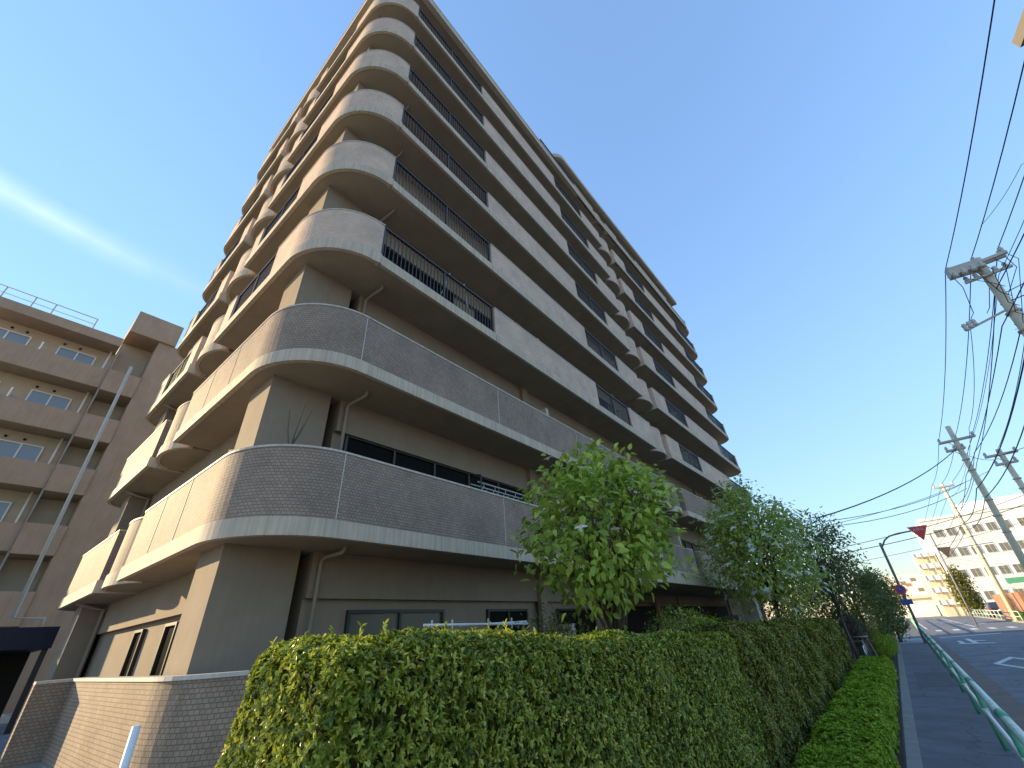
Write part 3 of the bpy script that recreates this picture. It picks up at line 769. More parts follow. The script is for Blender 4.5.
# ------------------------------------------------------------------ vegetation
def hedge(name, x0, x1, y0, y1, ztop, zbot, rad, dens, leafL, mt, label, parent_loc, tones=(.15, 1.0), tip=.9, nl=6, wob=.05, cat='hedge'):
    t = thing(name, parent_loc, label, cat)
    # solid twiggy inside
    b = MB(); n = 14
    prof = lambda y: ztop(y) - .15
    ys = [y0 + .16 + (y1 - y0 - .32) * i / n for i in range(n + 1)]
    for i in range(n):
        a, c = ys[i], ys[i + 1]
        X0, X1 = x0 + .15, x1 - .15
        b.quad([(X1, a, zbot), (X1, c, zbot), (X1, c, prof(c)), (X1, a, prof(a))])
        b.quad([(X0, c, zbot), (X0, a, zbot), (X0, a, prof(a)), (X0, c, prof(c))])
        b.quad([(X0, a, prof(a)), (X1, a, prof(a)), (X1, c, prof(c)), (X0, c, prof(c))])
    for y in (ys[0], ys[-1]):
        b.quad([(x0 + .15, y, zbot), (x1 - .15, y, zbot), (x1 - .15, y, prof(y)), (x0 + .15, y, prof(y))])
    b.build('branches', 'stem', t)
    hz = ztop((y0 + y1) / 2) - zbot
    areas = [('front', (y1 - y0) * hz), ('top', (y1 - y0) * (x1 - x0)), ('end0', (x1 - x0) * hz), ('end1', (x1 - x0) * hz), ('back', (y1 - y0) * hz * .3)]
    P, Nn = [], []
    for nm, A in areas:
        cnt = int(A * 400) if False else None
        # more, smaller clumps near the camera
        k = int(A * dens(y0) * 1.2)
        u = rng.random(k); v = rng.random(k)
        if nm in ('front', 'back', 'top'):
            y = y0 + (y1 - y0) * u
            keep = rng.random(k) < np.array([dens(q) for q in y]) / dens(y0)
            y = y[keep]; v = v[keep]
            zt = np.array([ztop(q) for q in y])
            if nm == 'top':
                p = np.stack([x0 + (x1 - x0) * v, y, zt], 1); nn = np.tile([0, 0, 1.], (len(y), 1))
            else:
                p = np.stack([np.full(len(y), x1 if nm == 'front' else x0), y, zbot + (zt - zbot) * v], 1)
                nn = np.tile([1. if nm == 'front' else -1., 0, 0], (len(y), 1))
        else:
            yy = y0 if nm == 'end0' else y1
            p = np.stack([x0 + (x1 - x0) * u, np.full(k, yy), zbot + (ztop(yy) - zbot) * v], 1)
            nn = np.tile([0, -1. if nm == 'end0' else 1., 0], (k, 1))
        P.append(p); Nn.append(nn)
    P = np.concatenate(P); Nn = np.concatenate(Nn)
    # round the arrises: pull points towards an inner box
    zt = np.array([ztop(q) for q in P[:, 1]])
    lo = np.stack([np.full(len(P), x0 + rad), np.full(len(P), y0 + rad), np.full(len(P), zbot)], 1)
    hi = np.stack([np.full(len(P), x1 - rad), np.full(len(P), y1 - rad), zt - rad], 1)
    q = np.clip(P, lo, hi); d = P - q; ln = np.linalg.norm(d, axis=1, keepdims=True)
    nn = np.where(ln > 1e-4, d / np.maximum(ln, 1e-6), Nn)
    P = q + nn * np.minimum(ln, rad)
    lump = (np.sin(P[:, 1] * 5.1 + P[:, 2] * 3.3) + np.sin(P[:, 1] * 2.3 - P[:, 2] * 6.1 + 1.7) + np.sin(P[:, 0] * 7 + P[:, 2] * 8 + P[:, 1] * 3.7)) * wob * .33
    P = P + nn * (lump - rng.random(len(P)) ** 1.6 * .13)[:, None]
    m_ = len(P)
    ctone = rng.random(m_)
    pos = np.repeat(P, nl, 0); nor = np.repeat(nn, nl, 0)
    az = rand_dirs(len(pos))
    tan = unit(az - nor * np.sum(az * nor, 1, keepdims=True))
    upv = np.array([[0, 0, 1.]])
    dr = nor * (tip * rng.uniform(.3, 1.1, (len(pos), 1))) + tan * rng.uniform(.5, 1.1, (len(pos), 1)) + upv * .25
    ds = np.linalg.norm(pos - np.array([[0, 0, HC]]), axis=1)
    sc = np.clip(ds / 6.0, 1.0, 2.4)
    L = leafL * rng.uniform(.6, 1.3, len(pos)) * sc
    tone = np.clip(np.repeat(ctone, nl) * .75 + rng.random(len(pos)) * .35 - .05, 0, 1) * (tones[1] - tones[0]) + tones[0]
    if name == 'clipped_hedge':
        k = rng.choice(len(P), int(len(P) * .006), replace=False)
        sp = np.repeat(P[k], 7, 0) + (np.repeat(nn[k], 7, 0) * .55 + np.array([[0, 0, .85]])) * np.tile(np.linspace(.0, .05, 7), len(k))[:, None]
        sdir = rand_dirs(len(sp)) * .8 + np.array([[0, 0, .7]]) + np.repeat(nn[k], 7, 0) * .4
        pos = np.concatenate([pos, sp]); dr = np.concatenate([dr, sdir]); nor = np.concatenate([nor, np.repeat(nn[k], 7, 0)])
        L = np.concatenate([L, np.full(len(sp), leafL * 1.25)]); tone = np.concatenate([tone, np.repeat(rng.uniform(.3, .8, len(k)), 7)])
    leaves('foliage', pos, dr, nor + upv * .6 + rand_dirs(len(pos)) * .3, L, L * .44, mt, t, tone)
    return t
near_d = lambda y: 1900 if y < 4 else 1300
hedge('clipped_hedge', -2.9, -1.9, 1.12, 7.2, lambda y: 1.95 - .035 * (y - .8), .0, .16, near_d, .031, 'hedge', 'long clipped hedge of glossy yellow green leaves in the near foreground', (-2.4, 4, 0), (.05, 1), .9, 6, .06)
hedge('clipped_hedge', -2.95, -1.88, 7.35, 22.0, lambda y: 1.78 - .012 * (y - 7.4), .0, .22, lambda y: max(230, 1000 - (y - 7.4) * 62), .032, 'hedge2', 'darker fine leaved clipped hedge continuing beyond the gap beside the low hedge', (-2.4, 14, 0), (.0, 1), .8, 6, .09)
hedge('low_hedge', -1.62, -.78, 3.6, 21.5, lambda y: .44, .02, .12, lambda y: max(200, 520 - (y - 5) * 24), .034, 'low', 'bright green low box hedge clipped flat beside the sidewalk kerb', (-1.2, 12, 0), (.0, 1), .55, 6, .04)
hedge('drive_hedge', -26.5, -25.5, -9, 2.2, lambda y: 2.6, .5, .2, lambda y: 60, .05, 'ever', 'dark clipped hedge in the shade behind the carport', (-26, -3, .5), (0, .6), .8, 5, .08)

def crown(t, c, rad, nclump, per, leafL, mt, seed, shape=None, spread=.5, droop=.25, wd=.5, hollow=.35, up_=.2, zmin=None):
    """leaf clumps scattered through a crown volume"""
    g = np.random.default_rng(seed)
    d = unit(g.normal(size=(nclump, 3))); r = (hollow + (1 - hollow) * g.random(nclump) ** .6)[:, None]
    P = d * r
    if shape is not None:
        P = shape(P)
    P = np.array(c) + P * np.array(rad)
    if zmin is not None: P = P[P[:, 2] > zmin + .25 * np.sin(P[:, 1] * 3 + P[:, 0] * 2)]; nclump = len(P)
    cl = g.random(nclump)
    pos = np.repeat(P, per, 0) + g.normal(size=(nclump * per, 3)) * spread * np.array(rad) * .22
    out = unit(pos - np.array(c)); dr = unit(g.normal(size=pos.shape)) * .8 + out * .6 + np.array([[0, 0, -.25]])
    nr = np.array([[0, 0, 1.]]) * .9 + out * .5 + g.normal(size=pos.shape) * .35
    L = leafL * g.uniform(.6, 1.25, len(pos))
    tone = np.clip(np.repeat(cl, per) * .55 + g.random(len(pos)) * .5, 0, 1)
    leaves('crown', pos, dr, nr, L, L * wd, mt, t, tone, .15, droop)
    return P
def trunk(t, base, top, r0, r1, P, mt='bark', nb=14, lean=.1):
    b = MB(); base = Vector(base); top = Vector(top)
    pts = [base.lerp(top, f) + Vector((math.sin(f * 5 + base.y) * lean, math.cos(f * 4 + base.x) * lean, 0)) * (f * (1.2 - f)) for f in [i / 7 for i in range(8)]]
    b.tube(pts, r0, 10, r1)
    b.lathe(base, [(r0 * 1.5, -.05), (r0 * 1.2, .08), (r0 * 1.0, .25)], 10)
    idx = list(range(0, len(P), max(1, len(P) // nb)))[:nb]
    for i in idx:
        e = Vector(P[i]); f = random.uniform(.35, .9); s_ = base.lerp(top, f)
        mid = s_.lerp(e, .5) + Vector((0, 0, .12 * (e - s_).length))
        b.tube([s_, mid, e], r1 * 1.0, 6, r1 * .25)
    b.build('trunk', mt, t)
def flowers(t, P, c, n, size, mt, seed, out=.12):
    g = np.random.default_rng(seed)
    idx = g.choice(len(P), n, replace=len(P) < n); Q = P[idx]; o = unit(Q - np.array(c) + 1e-6)
    Q = Q + o * out + np.array([[0, 0, .06]])
    order = np.argsort(np.linalg.norm(Q - np.array([[0, 0, HC]]), axis=1)); Q = Q[order]; o = o[order]
    def bloom(sel, kind=None):
        k = len(sel); pos = np.repeat(Q[sel], 4, 0)      # four broad bracts each
        a = np.tile(np.arange(4) * math.pi / 2, k) + np.repeat(g.random(k) * 6, 4)
        nr = unit(np.repeat(o[sel], 4, 0) * .6 + np.array([[0, 0, .7]])); ref = unit(np.cross(nr, np.array([[.3, .9, .1]]))); r2 = np.cross(nr, ref)
        dr = ref * np.cos(a)[:, None] + r2 * np.sin(a)[:, None] + nr * .15
        L = size * g.uniform(.8, 1.2, len(pos)); f = leaves('flower', pos, dr, nr, L, L * .62, mt, t, g.random(len(pos)), .15, .2)
        if kind: f['kind'] = kind
    for i in range(min(n, 100)): bloom(np.array([i]))
    if n > 100: bloom(np.arange(100, n), 'stuff')

t = thing('dogwood_tree', (-2.95, 5.75, .42), 'bushy pink flowering dogwood with large bright leaves behind the near hedge', 'tree')
cc = (-3.0, 5.85, 3.18)
P = crown(t, cc, (1.16, 1.28, 1.16), 400, 12, .128, 'dog', 3, None, .40, .2, .6, .3, zmin=2.25)
trunk(t, (-2.90, 5.70, .4), (-3.0, 5.85, 3.2), .06, .026, P[P[:, 2] > 2.7], 'bark', 26)
flowers(t, P[np.argsort(P @ np.array([.35, -.8, .35]))[-170:]], cc, 16, .085, 'pink', 5, .22)
t = thing('dogwood_tree', (-2.75, 16, .42), 'white flowering dogwood with layered pale leaves in front of the building entrance', 'tree')
cc = (-2.75, 16.0, 3.85)
P = crown(t, cc, (1.75, 1.9, 2.1), 560, 16, .13, 'dog2', 11, lambda p: p * np.stack([1 - .35 * np.clip(p[:, 2], 0, 1), 1 - .35 * np.clip(p[:, 2], 0, 1), np.ones(len(p))], 1), .42, .2, .55, .2)
trunk(t, (-2.75, 16, .4), (-2.75, 16, 4.6), .085, .03, P, 'barkgrey', 30)
flowers(t, P[np.argsort(P @ np.array([.45, -.75, .3]))[-400:]], cc, 240, .105, 'whitepetal', 6, .28)
t = thing('plum_tree', (-1.75, 22.6, .2), 'dusky sparse leaved tree just beyond the white dogwood', 'tree')
cc = (-1.75, 22.5, 4.0)
P = crown(t, cc, (1.4, 1.5, 1.75), 300, 12, .15, 'purple', 21, None, .6, .2, .5, .25)
trunk(t, (-1.75, 22.6, .0), (-1.75, 22.5, 4.6), .07, .025, P, 'barkgrey', 24)
for i, (c, rd, lab, tr) in enumerate((((-1.5, 29.5, 2.5), (1.5, 2.0, 2.1), 'dark evergreen tree beside the sidewalk behind the round shrubs', .1),
                                      ((-.45, 38.0, 2.2), (.95, 2.0, 1.9), 'small dark evergreen tree overhanging the far sidewalk', .08),
                                      ((-4.6, 33.0, 2.3), (2.3, 2.4, 2.0), 'broad evergreen tree in the gap between the white dogwood and the building', .12))):
    t = thing('evergreen_tree', (c[0], c[1], 0), lab, 'tree')
    P = crown(t, c, rd, 330, 12, .17, 'ever', 31 + i, None, .5, .2, .5, .3)
    trunk(t, (c[0], c[1], 0), (c[0], c[1], c[2] + .6), tr, .03, P, 'bark', 16)
t = thing('yellow_green_tree', (-1.2, 62, 0), 'yellow green tree showing over the dark evergreens', 'tree')
P = crown(t, (-.6, 62, 3.3), (2.2, 2.2, 1.9), 220, 12, .25, 'yellow', 41, None, .6)
trunk(t, (-1.0, 62, 0), (-.6, 62, 3), .12, .04, P, 'bark', 10)
t = thing('yellow_green_tree', (8.6, 90, 0), 'tall yellow green columnar tree before the white office', 'tree')
P = crown(t, (8.5, 90, 3.2), (1.3, 1.6, 3.0), 260, 12, .32, 'yellow', 43, None, .6)
trunk(t, (8.6, 90, 0), (8.5, 90, 4), .12, .04, P, 'bark', 10)
def shrub(c, rd, mt, lab, seed, L=.08, n=160, per=12, cat='shrub', name='shrub'):
    t = thing(name, (c[0], c[1], max(0, c[2] - rd[2])), lab, cat)
    P = crown(t, c, rd, n, per, L, mt, seed, None, .5, .15, .45, .45)
    b = MB(); base = Vector((c[0], c[1], max(.0, c[2] - rd[2])))
    for i in range(0, len(P), max(1, len(P) // 9)): b.tube([base, base.lerp(Vector(P[i]), .5) + Vector((0, 0, .05)), P[i]], .014, 5, .005)
    b.build('stem', 'bark', t)
shrub((-3.9, 5.6, 1.55), (.62, .75, .62), 'ever', 'dark rounded shrub behind the pink dogwood trunk', 51, .06, 240)
shrub((-4.1, 11.4, 1.65), (.7, 1.2, .62), 'hedge', 'clipped round green shrub in front of the entrance canopy', 52, .06, 300)
shrub((-3.3, 8.3, 1.30), (.4, 1.3, .45), 'lime', 'lime green low shrub between the hedge and the dogwood trunk', 53, .09, 200)
shrub((-4.6, 15.0, 1.55), (.6, 1.6, .5), 'low', 'bright green shrub row beneath the white dogwood', 54, .07, 240)
shrub((-1.0, 27.0, .42), (.42, .75, .42), 'low', 'round bright green shrub at the kerb, nearest the dry bush', 55, .06, 200)
shrub((-.95, 30.5, .45), (.42, .9, .45), 'low', 'round green shrub at the kerb, second beyond the dry bush', 56, .06, 200)
shrub((-1.35, 27.6, 1.25), (.5, 1.0, 1.0), 'hedge2', 'tall olive green clipped shrub behind the dry bush', 57, .07, 300)
shrub((-1.15, 34.0, .6), (.45, .9, .5), 'ever', 'dark low shrub beyond the round kerb shrubs', 58, .07, 160)
t = thing('dry_bush', (-1.65, 24, 0), 'dead grey brown bush tied to a wooden support at the hedge end', 'bush')
P = crown(t, (-1.65, 24.0, 1.25), (.42, .6, .55), 160, 12, .07, 'dry', 61, None, .5)
b = MB()
for i in range(0, 160, 6): b.tube([(-1.65, 24, .0), (-1.65 + random.uniform(-.1, .1), 24, .6), P[i]], .016, 5, .005)
b.build('twigs', 'bark', t)
b = MB()
for x, y, tx in ((-2.0, 23.4, .18), (-1.15, 23.3, -.16), (-1.5, 24.7, .05)): MB().beam((x, y, 0), (x + tx, y + .3, 1.0), .06).build('support', 'wood', t)
b.beam((-2.0, 23.5, .82), (-1.1, 23.5, .82), .05); b.build('crossbar', 'wood', t)

# ------------------------------------------------------------------ bicycle by the bush
bi = thing('bicycle', (-1.72, 22.6, .03), 'parked bicycle with white mudguards half hidden at the hedge end', 'bicycle')
for cy in (22.5, 23.5):
    w_ = MB(); w_.tube([(-1.45, cy + .32 * math.cos(a), .35 + .32 * math.sin(a)) for a in [2 * math.pi * i / 20 for i in range(21)]], .02, 6, cap=False)
    wo_ = w_.build('wheel', 'tyre', bi)
    s_ = MB()
    for i in range(8): s_.tube([(-1.45, cy, .35), (-1.45, cy + .31 * math.cos(i * math.pi / 4), .35 + .31 * math.sin(i * math.pi / 4))], .003, 4)
    s_.build('spokes', 'steel', wo_)
    MB().tube([(-1.45, cy + .36 * math.cos(a), .35 + .36 * math.sin(a)) for a in [math.pi * (.1 + .8 * i / 10) for i in range(11)]], .022, 6).build('mudguard', 'whitepaint', bi)
b = MB()
for a, c in (((22.5, .35), (22.85, .75)), ((23.5, .35), (23.35, .95)), ((22.85, .75), (23.38, .82)), ((22.85, .75), (23.0, .32)), ((23.0, .32), (23.38, .82)), ((22.5, .35), (23.0, .32)), ((22.85, .75), (22.8, .92))):
    b.tube([(-1.45, a[0], a[1]), (-1.45, c[0], c[1])], .018, 6)
b.build('frame', 'greypaint', bi)
MB().tube([(-1.7, 23.35, .98), (-1.45, 23.34, .97), (-1.2, 23.35, .98)], .014, 6).build('handlebar', 'steel', bi)
MB().tube([(-1.45, 22.68, .94), (-1.45, 22.95, .95)], .055, 8, .03).build('saddle', 'tyre', bi)

# ------------------------------------------------------------------ guard rail
gr = thing('guard_rail', (.6, 40, 0), 'white and green pipe guard rail along the sidewalk edge', 'guard rail')
def rx(y): return .46 + .0085 * (y - 7.6)
ysr = [4.6 + 3.0 * i for i in range(0, 28)]
top = MB(); 
for i in range(len(ysr) - 1):
    a, c = ysr[i], ysr[i + 1]
    top.tube([(rx(a), a, .82), (rx(c), c, .82)], .044, 10)
top.build('top_rail', 'palegreen', gr)
low = MB()
low.tube([(rx(y) - .01, y, .46) for y in ysr], .03, 8); low.build('lower_rail', 'whitepaint', gr)
for y in ysr:
    MB().tube([(rx(y), y, 0.0), (rx(y), y, .80)], .036, 10).build('post', 'green', gr)
for y in ysr: MB().tube([(rx(y), y - .20, .82), (rx(y), y + .22, .82)], .05, 10).build('joint_sleeve', 'green', gr)
for y in ysr[:12]:
    bx(rx(y) - .04, y - .05, .42, rx(y) + .04, y + .05, .50).build('clamp', 'palegreen', gr)

# ------------------------------------------------------------------ road signs
def strokes(b, segs, ox, oz, s, y, wd):
    for a, c in segs:
        p = Vector((ox + a[0] * s, y, oz + a[1] * s)); q = Vector((ox + c[0] * s, y, oz + c[1] * s))
        d = (q - p).normalized()
        b.obox((p + q) / 2, d, (0, 1, 0), (q - p).length + wd * .6, .006, wd)
TOMARE = ([((.1, .05), (.9, .05)), ((.5, .05), (.5, .95)), ((.5, .55), (.85, .55)), ((.22, .05), (.22, .5))],
          [((.12, .8), (.88, .8)), ((.15, .55), (.85, .55)), ((.5, .95), (.5, .2)), ((.5, .2), (.25, .08)), ((.25, .08), (.2, .25)), ((.2, .25), (.5, .28)), ((.5, .28), (.85, .08))],
          [((.25, .95), (.25, .05)), ((.08, .72), (.42, .72)), ((.42, .72), (.1, .25)), ((.42, .6), (.65, .8)), ((.65, .8), (.62, .15)), ((.62, .15), (.92, .12))])
st = thing('stop_sign', (.72, 36, 0), 'red inverted triangle stop sign on an arm over the sidewalk, facing us', 'stop sign')
pts = [(.62, 36, 0), (.84, 36, 5.2), (.86, 36, 5.38)]
MB().tube(pts, .07, 12).build('pole', 'greypaint', st)
MB().tube([(.84, 36, 5.1), (1.15, 36, 5.5), (1.45, 36, 5.68), (1.9, 36, 5.76), (3.1, 36, 5.82)], .045, 10).build('arm', 'greypaint', st)
tri = [(2.46, 36, 6.02), (3.44, 36, 6.0), (2.93, 36, 5.14)]
def tri_plate(P, y, th, grow=0):
    c = sum((Vector(p) for p in P), Vector()) / 3
    Q = [c + (Vector(p) - c) * (1 + grow) for p in P]
    b = MB(); f = [(q.x, y - th / 2, q.z) for q in Q]; k = [(q.x, y + th / 2, q.z) for q in Q]
    b.quad(f[::-1]); b.quad(k)
    for i in range(3): j = (i + 1) % 3; b.quad([f[i], f[j], k[j], k[i]])
    return b
pl = tri_plate(tri, 35.93, .012).build('plate', 'signwhite', st)
tri_plate(tri, 35.922, .008, -.10).build('face', 'red', pl)
b = MB()
for i, g_ in enumerate(TOMARE): strokes(b, g_, 2.66 + i * .19, 5.74, .17, 35.914, .022)
b.build('lettering', 'signwhite', pl)
b = MB(); b.tube([(.70, 35.9, 2.75), (.70, 35.93, 2.75)], .27, 20); ro = b.build('round_plate', 'red', st)
b = MB(); b.tube([(.70, 35.893, 2.75), (.70, 35.899, 2.75)], .20, 20); bl = b.build('disc', 'blue', ro)
b = MB(); b.obox((.70, 35.888, 2.75), (1, 0, -1), (0, 1, 0), .42, .006, .05); b.build('slash', 'red', ro)
bx(.44, 35.9, 1.95, .98, 35.92, 2.2).build('lower_plate', 'blue', st)
st2 = thing('stop_sign', (4.9, 55, 0), 'dark back of a triangular sign on a grey pole beyond the crossing', 'stop sign')
MB().tube([(4.75, 55, 0), (5.1, 55, 7.4)], .06, 10).build('pole', 'greypaint', st2)
tri2 = [(5.02, 55, 6.2), (5.95, 55, 6.13), (5.4, 55, 5.25)]
tri_plate(tri2, 55.0, .02).build('plate', 'signback', st2)
MB().tube([(5.08, 55.03, 5.95), (9.0, 57, 6.2)], .03, 8).build('arm', 'greypaint', st2)

# ------------------------------------------------------------------ utility poles and wires
def make_pole(base, topz, lean, label, arms=((14.5, -.95, .9),), trans=False, small=False):
    t = thing('utility_pole', base, label, 'utility pole', 'utility poles along the right side of the street')
    bx_, by_, bz_ = base
    at = lambda z: Vector((bx_ + lean * z, by_, z))
    r0, r1 = (.22, .16) if not small else (.20, .14)
    MB().tube([at(0), at(topz * .5), at(topz)], r0, 14, r1).build('shaft', 'pole', t)
    for z, xa, xb in arms:
        p = at(z)
        b = MB(); b.beam(p + Vector((xa, -.13, 0)), p + Vector((xb, -.13, 0)), .13); b.beam(p + Vector((xa, .13, .0)), p + Vector((xb, .13, .0)), .13)
        b.beam(p + Vector((xa * .6, -.13, 0)), p + Vector((0, -.11, -.7)), .04)
        arm = b.build('crossarm', 'steel', t)
        n = 3
        for i in range(n):
            x = xa + .08 + (xb - xa - .16) * i / (n - 1)
            for s_ in (-1, 1):
                q = MB(); q.lathe((p.x + x, p.y + s_ * .13, p.z + .05), [(.0, 0), (.07, 0), (.07, .07), (.045, .1), (.085, .13), (.085, .18), (.05, .21), (.075, .26), (0, .3)], 10)
                q.build('insulator', 'insul', arm)
    b = MB()
    for z in [topz * f for f in (.42, .5, .58, .74, .8)]: b.lathe(at(z), [(r0 * 1.05, 0), (r0 * 1.1, .0), (r0 * 1.1, .08), (r0 * 1.0, .08)], 14)
    b.build('band', 'steel', t)
    for i in range(int(topz * 1.6)):
        z = 2 + i * .45
        if z > topz - 1: break
        MB().tube([at(z), at(z) + Vector((.26 * (1 if i % 2 else -1), 0, 0))], .012, 5).build('step_bolt', 'steel', t)
    if trans:
        b = MB(); p = at(arms[0][0] - .15)
        b.beam(p + Vector((-1.05, -.28, .05)), p + Vector((-.1, -.28, -.05)), .46, .4)
        b.build('switch_box', 'steel', t)
        q = at(arms[0][0] - .75)
        b = MB(); b.beam(q + Vector((-.75, -.22, 0)), q + Vector((.7, -.22, 0)), .1); low_arm = b.build('lower_crossarm', 'steel', t)
        for i in range(5):
            c = MB(); c.lathe((q.x - .65 + .3 * i, q.y - .22, q.z + .05), [(0, 0), (.06, 0), (.09, .06), (.05, .1), (.085, .14), (.05, .22), (0, .24)], 10); c.build('insulator', 'insul', low_arm)
        for i in range(4):
            c = MB(); p0 = p + Vector((-.95 + .28 * i, -.5, -.18)); c.lathe((p0.x, p0.y, p0.z), [(0, -.16), (.09, -.16), (.09, .0), (.05, .04), (.07, .1), (.03, .16), (0, .18)], 10); c.build('cutout', 'insul', t)
        for i in range(5):
            s_ = at(arms[0][0] - .1) + Vector((-.8 + .4 * i, -.2, -.05)); e = at(arms[0][0] - 1.5 - .5 * i) + Vector((.2, -.15, 0))
            MB().tube([s_, s_ + Vector((.05, -.2, -.5)), e + Vector((-.25, -.2, .2)), e], .013, 6).build('drop_lead', 'wire', t)
        b = MB(); z = arms[0][0] - 2.4
        b.beam(at(z), at(z) + Vector((-1.5, 0, -.35)), .07)
        side = b.build('side_arm', 'steel', t)
        for i in range(3):
            q = at(z) + Vector((-1.15 - .16 * i, 0, -.2 - .04 * i)); c = MB(); c.lathe((q.x, q.y, q.z), [(0, -.08), (.07, -.08), (.09, 0), (.06, .1), (.09, .14), (.05, .26), (0, .28)], 10); c.build('insulator', 'insul', side)
        b = MB(); q = at(z - 1.3)
        b.beam(q, q + Vector((.7, .1, .0)), .07); b.lathe((q.x + .55, q.y, q.z - .6), [(0, 0), (.22, 0), (.24, .05), (.24, .7), (.18, .8), (0, .84)], 14)
        b.build('transformer', 'steel', t)
        b = MB()
        for i in range(3):
            s_ = at(arms[0][0]) + Vector((-.9 + .85 * i, .1, .1)); e = at(z) + Vector((-1.15 + .5 * i, 0, .1))
            b.tube([s_, s_ + Vector((.12, .25, -.7)), e + Vector((.25, .2, .3)), e], .014, 6)
        b.build('drop_lead', 'wire', t)
    return t
make_pole((7.15, 23, .1), 14.6, .094, 'big concrete pole with switch gear and crossarm at the upper right edge', ((14.35, -1.0, .85),), True)
make_pole((7.6, 45, .0), 13.75, .078, 'tall pale concrete pole in front of the white office', ((12.6, -.95, 1.15), (11.9, -.8, .3)), False)
make_pole((8.15, 62, .1), 12.6, .05, 'dark slimmer pole with its foot on the verge, farthest along the street', ((12.3, -.75, .9),), False, True)
make_pole((10.2, 47, .1), 11.7, .05, 'pole with a crowded top set back behind the pale pole at the right edge', ((11.3, -.9, .9), (10.6, -.6, .6)), False)
make_pole((8.4, 3, .1), 14.8, .0, 'concrete pole outside the right edge carrying the street lamp', ((14.5, -.9, .9),), False)
# street lamp on the nearest pole, only its head reaches into the picture
lp = thing('street_lamp', (4.3, 5.6, 8.0), 'cream street lamp head with grey lens at the upper right corner', 'street lamp')
d = Vector((.0, -1, .0))
MB().obox((4.33, 5.78, 8.14), (0.12, -1, 0), (1, .12, 0), 1.0, .40, .16).build('housing', 'lampbody', lp, bevel=.05)
MB().obox((4.36, 5.76, 8.045), (0.12, -1, 0), (1, .12, 0), .94, .32, .04).build('lens', 'lamp', lp, bevel=.01)
MB().tube([(4.25, 5.25, 8.2), (5.2, 4.6, 8.35), (8.35, 3.05, 7.4)], .04, 8).build('bracket', 'steel', lp)

def wire(pts, sag, label, r=.016, grp='overhead cables along the street', n=12):
    P = []
    for i in range(len(pts) - 1):
        a, c = Vector(pts[i]), Vector(pts[i + 1])
        for j in range(n + (1 if i == len(pts) - 2 else 0)):
            f = j / n; P.append(a.lerp(c, f) - Vector((0, 0, sag * 4 * f * (1 - f))))
    b = MB(); b.tube(P, r, 5)
    return tag(b.build('power_line', 'wire', loc=tuple(P[0])), label, 'cable', grp)
wire([(7.55, 3, 14.8), (7.56, 23, 14.7), (7.72, 45, 12.85), (8.02, 62, 12.6), (8.1, 105, 12.2)], .35, 'top conductor on the street side of the poles', .018)
wire([(8.4, 3, 14.8), (8.42, 23, 14.7), (8.75, 45, 12.9), (8.8, 62, 12.6), (8.9, 105, 12.2)], .38, 'middle top conductor over the pole heads', .018)
wire([(9.25, 3, 14.8), (9.27, 23, 14.7), (9.75, 45, 12.9), (9.6, 62, 12.6), (9.7, 105, 12.2)], .35, 'top conductor on the far side of the poles', .018)
wire([(9.6, 3, 12.5), (8.9, 23, 12.2), (9.1, 45, 11.4), (9.1, 62, 10.4), (9.2, 105, 10)], .5, 'low voltage cable below the crossarms', .022)
wire([(8.25, 3, 10.6), (7.85, 23, 10.2), (8.0, 45, 8.9), (8.5, 62, 8.6), (8.6, 105, 8.4)], .5, 'thick telephone cable along the pole shafts', .03)
wire([(8.6, 3, 9.8), (7.95, 23, 9.6), (8.1, 45, 8.2), (8.5, 62, 8.0), (8.6, 105, 7.8)], .55, 'lower telephone cable along the pole shafts', .026)
wire([(-1.2, 24, 5.6), (8.4, 45, 12.0)], .5, 'thick cable rising from behind the trees to the pale pole', .03, 'cables crossing the street')
wire([(-1.5, 30, 6.3), (7.7, 46, 9.6)], .4, 'upper of two thin cables crossing to the pale pole', .018, 'cables crossing the street')
wire([(-1.5, 30, 6.0), (7.7, 46, 9.2)], .45, 'lower of two thin cables crossing to the pale pole', .018, 'cables crossing the street')
wire([(-2, 44, 6.2), (12, 52, 9.0)], .3, 'cable crossing level with the red stop sign', .022, 'cables crossing the street')
wire([(-2, 44, 5.8), (12, 52, 8.4)], .35, 'cable crossing just under the red stop sign', .026, 'cables crossing the street')
wire([(-2, 44, 5.0), (13, 54, 7.6)], .3, 'lowest thin cable crossing past the office windows', .014, 'cables crossing the street')
wire([(7.5, 18.3, 13.2), (8.45, 16.5, 13.6), (10.5, 14.0, 12.6)], .1, 'thin stay wire linking the two nearest conductors', .008, 'cables crossing the street')
wire([(8.4, 45, 11.6), (10.4, 47, 11.0)], .25, 'looping leads between the two pole heads', .018, 'cables crossing the street')
wire([(8.2, 23, 12.6), (16, 20, 14.0)], .3, 'cable leaving the big pole to the right, highest of three', .018, 'cables leaving the big pole')
wire([(8.1, 23, 12.2), (16, 20, 13.2)], .4, 'cable leaving the big pole to the right, middle of three', .022, 'cables leaving the big pole')
wire([(8.0, 23, 11.2), (16, 21, 12.2)], .4, 'cable leaving the big pole to the right, lowest of three', .018, 'cables leaving the big pole')
wire([(6.98, 23, 11.8), (7.1, 33, 10.2), (8.1, 45, 10.6)], .35, 'pair cable from the side arm insulators down to the pale pole', .012)
wire([(8.0, 3, 11.6), (7.7, 23, 11.3), (7.9, 45, 9.9), (8.4, 62, 9.2)], .3, 'slack cable low on the pole shafts', .02)
wire([(9.0, 3, 12.9), (8.3, 23, 12.9), (8.9, 45, 10.7), (8.8, 62, 9.7)], .35, 'slack cable between the big and the pale pole', .02)
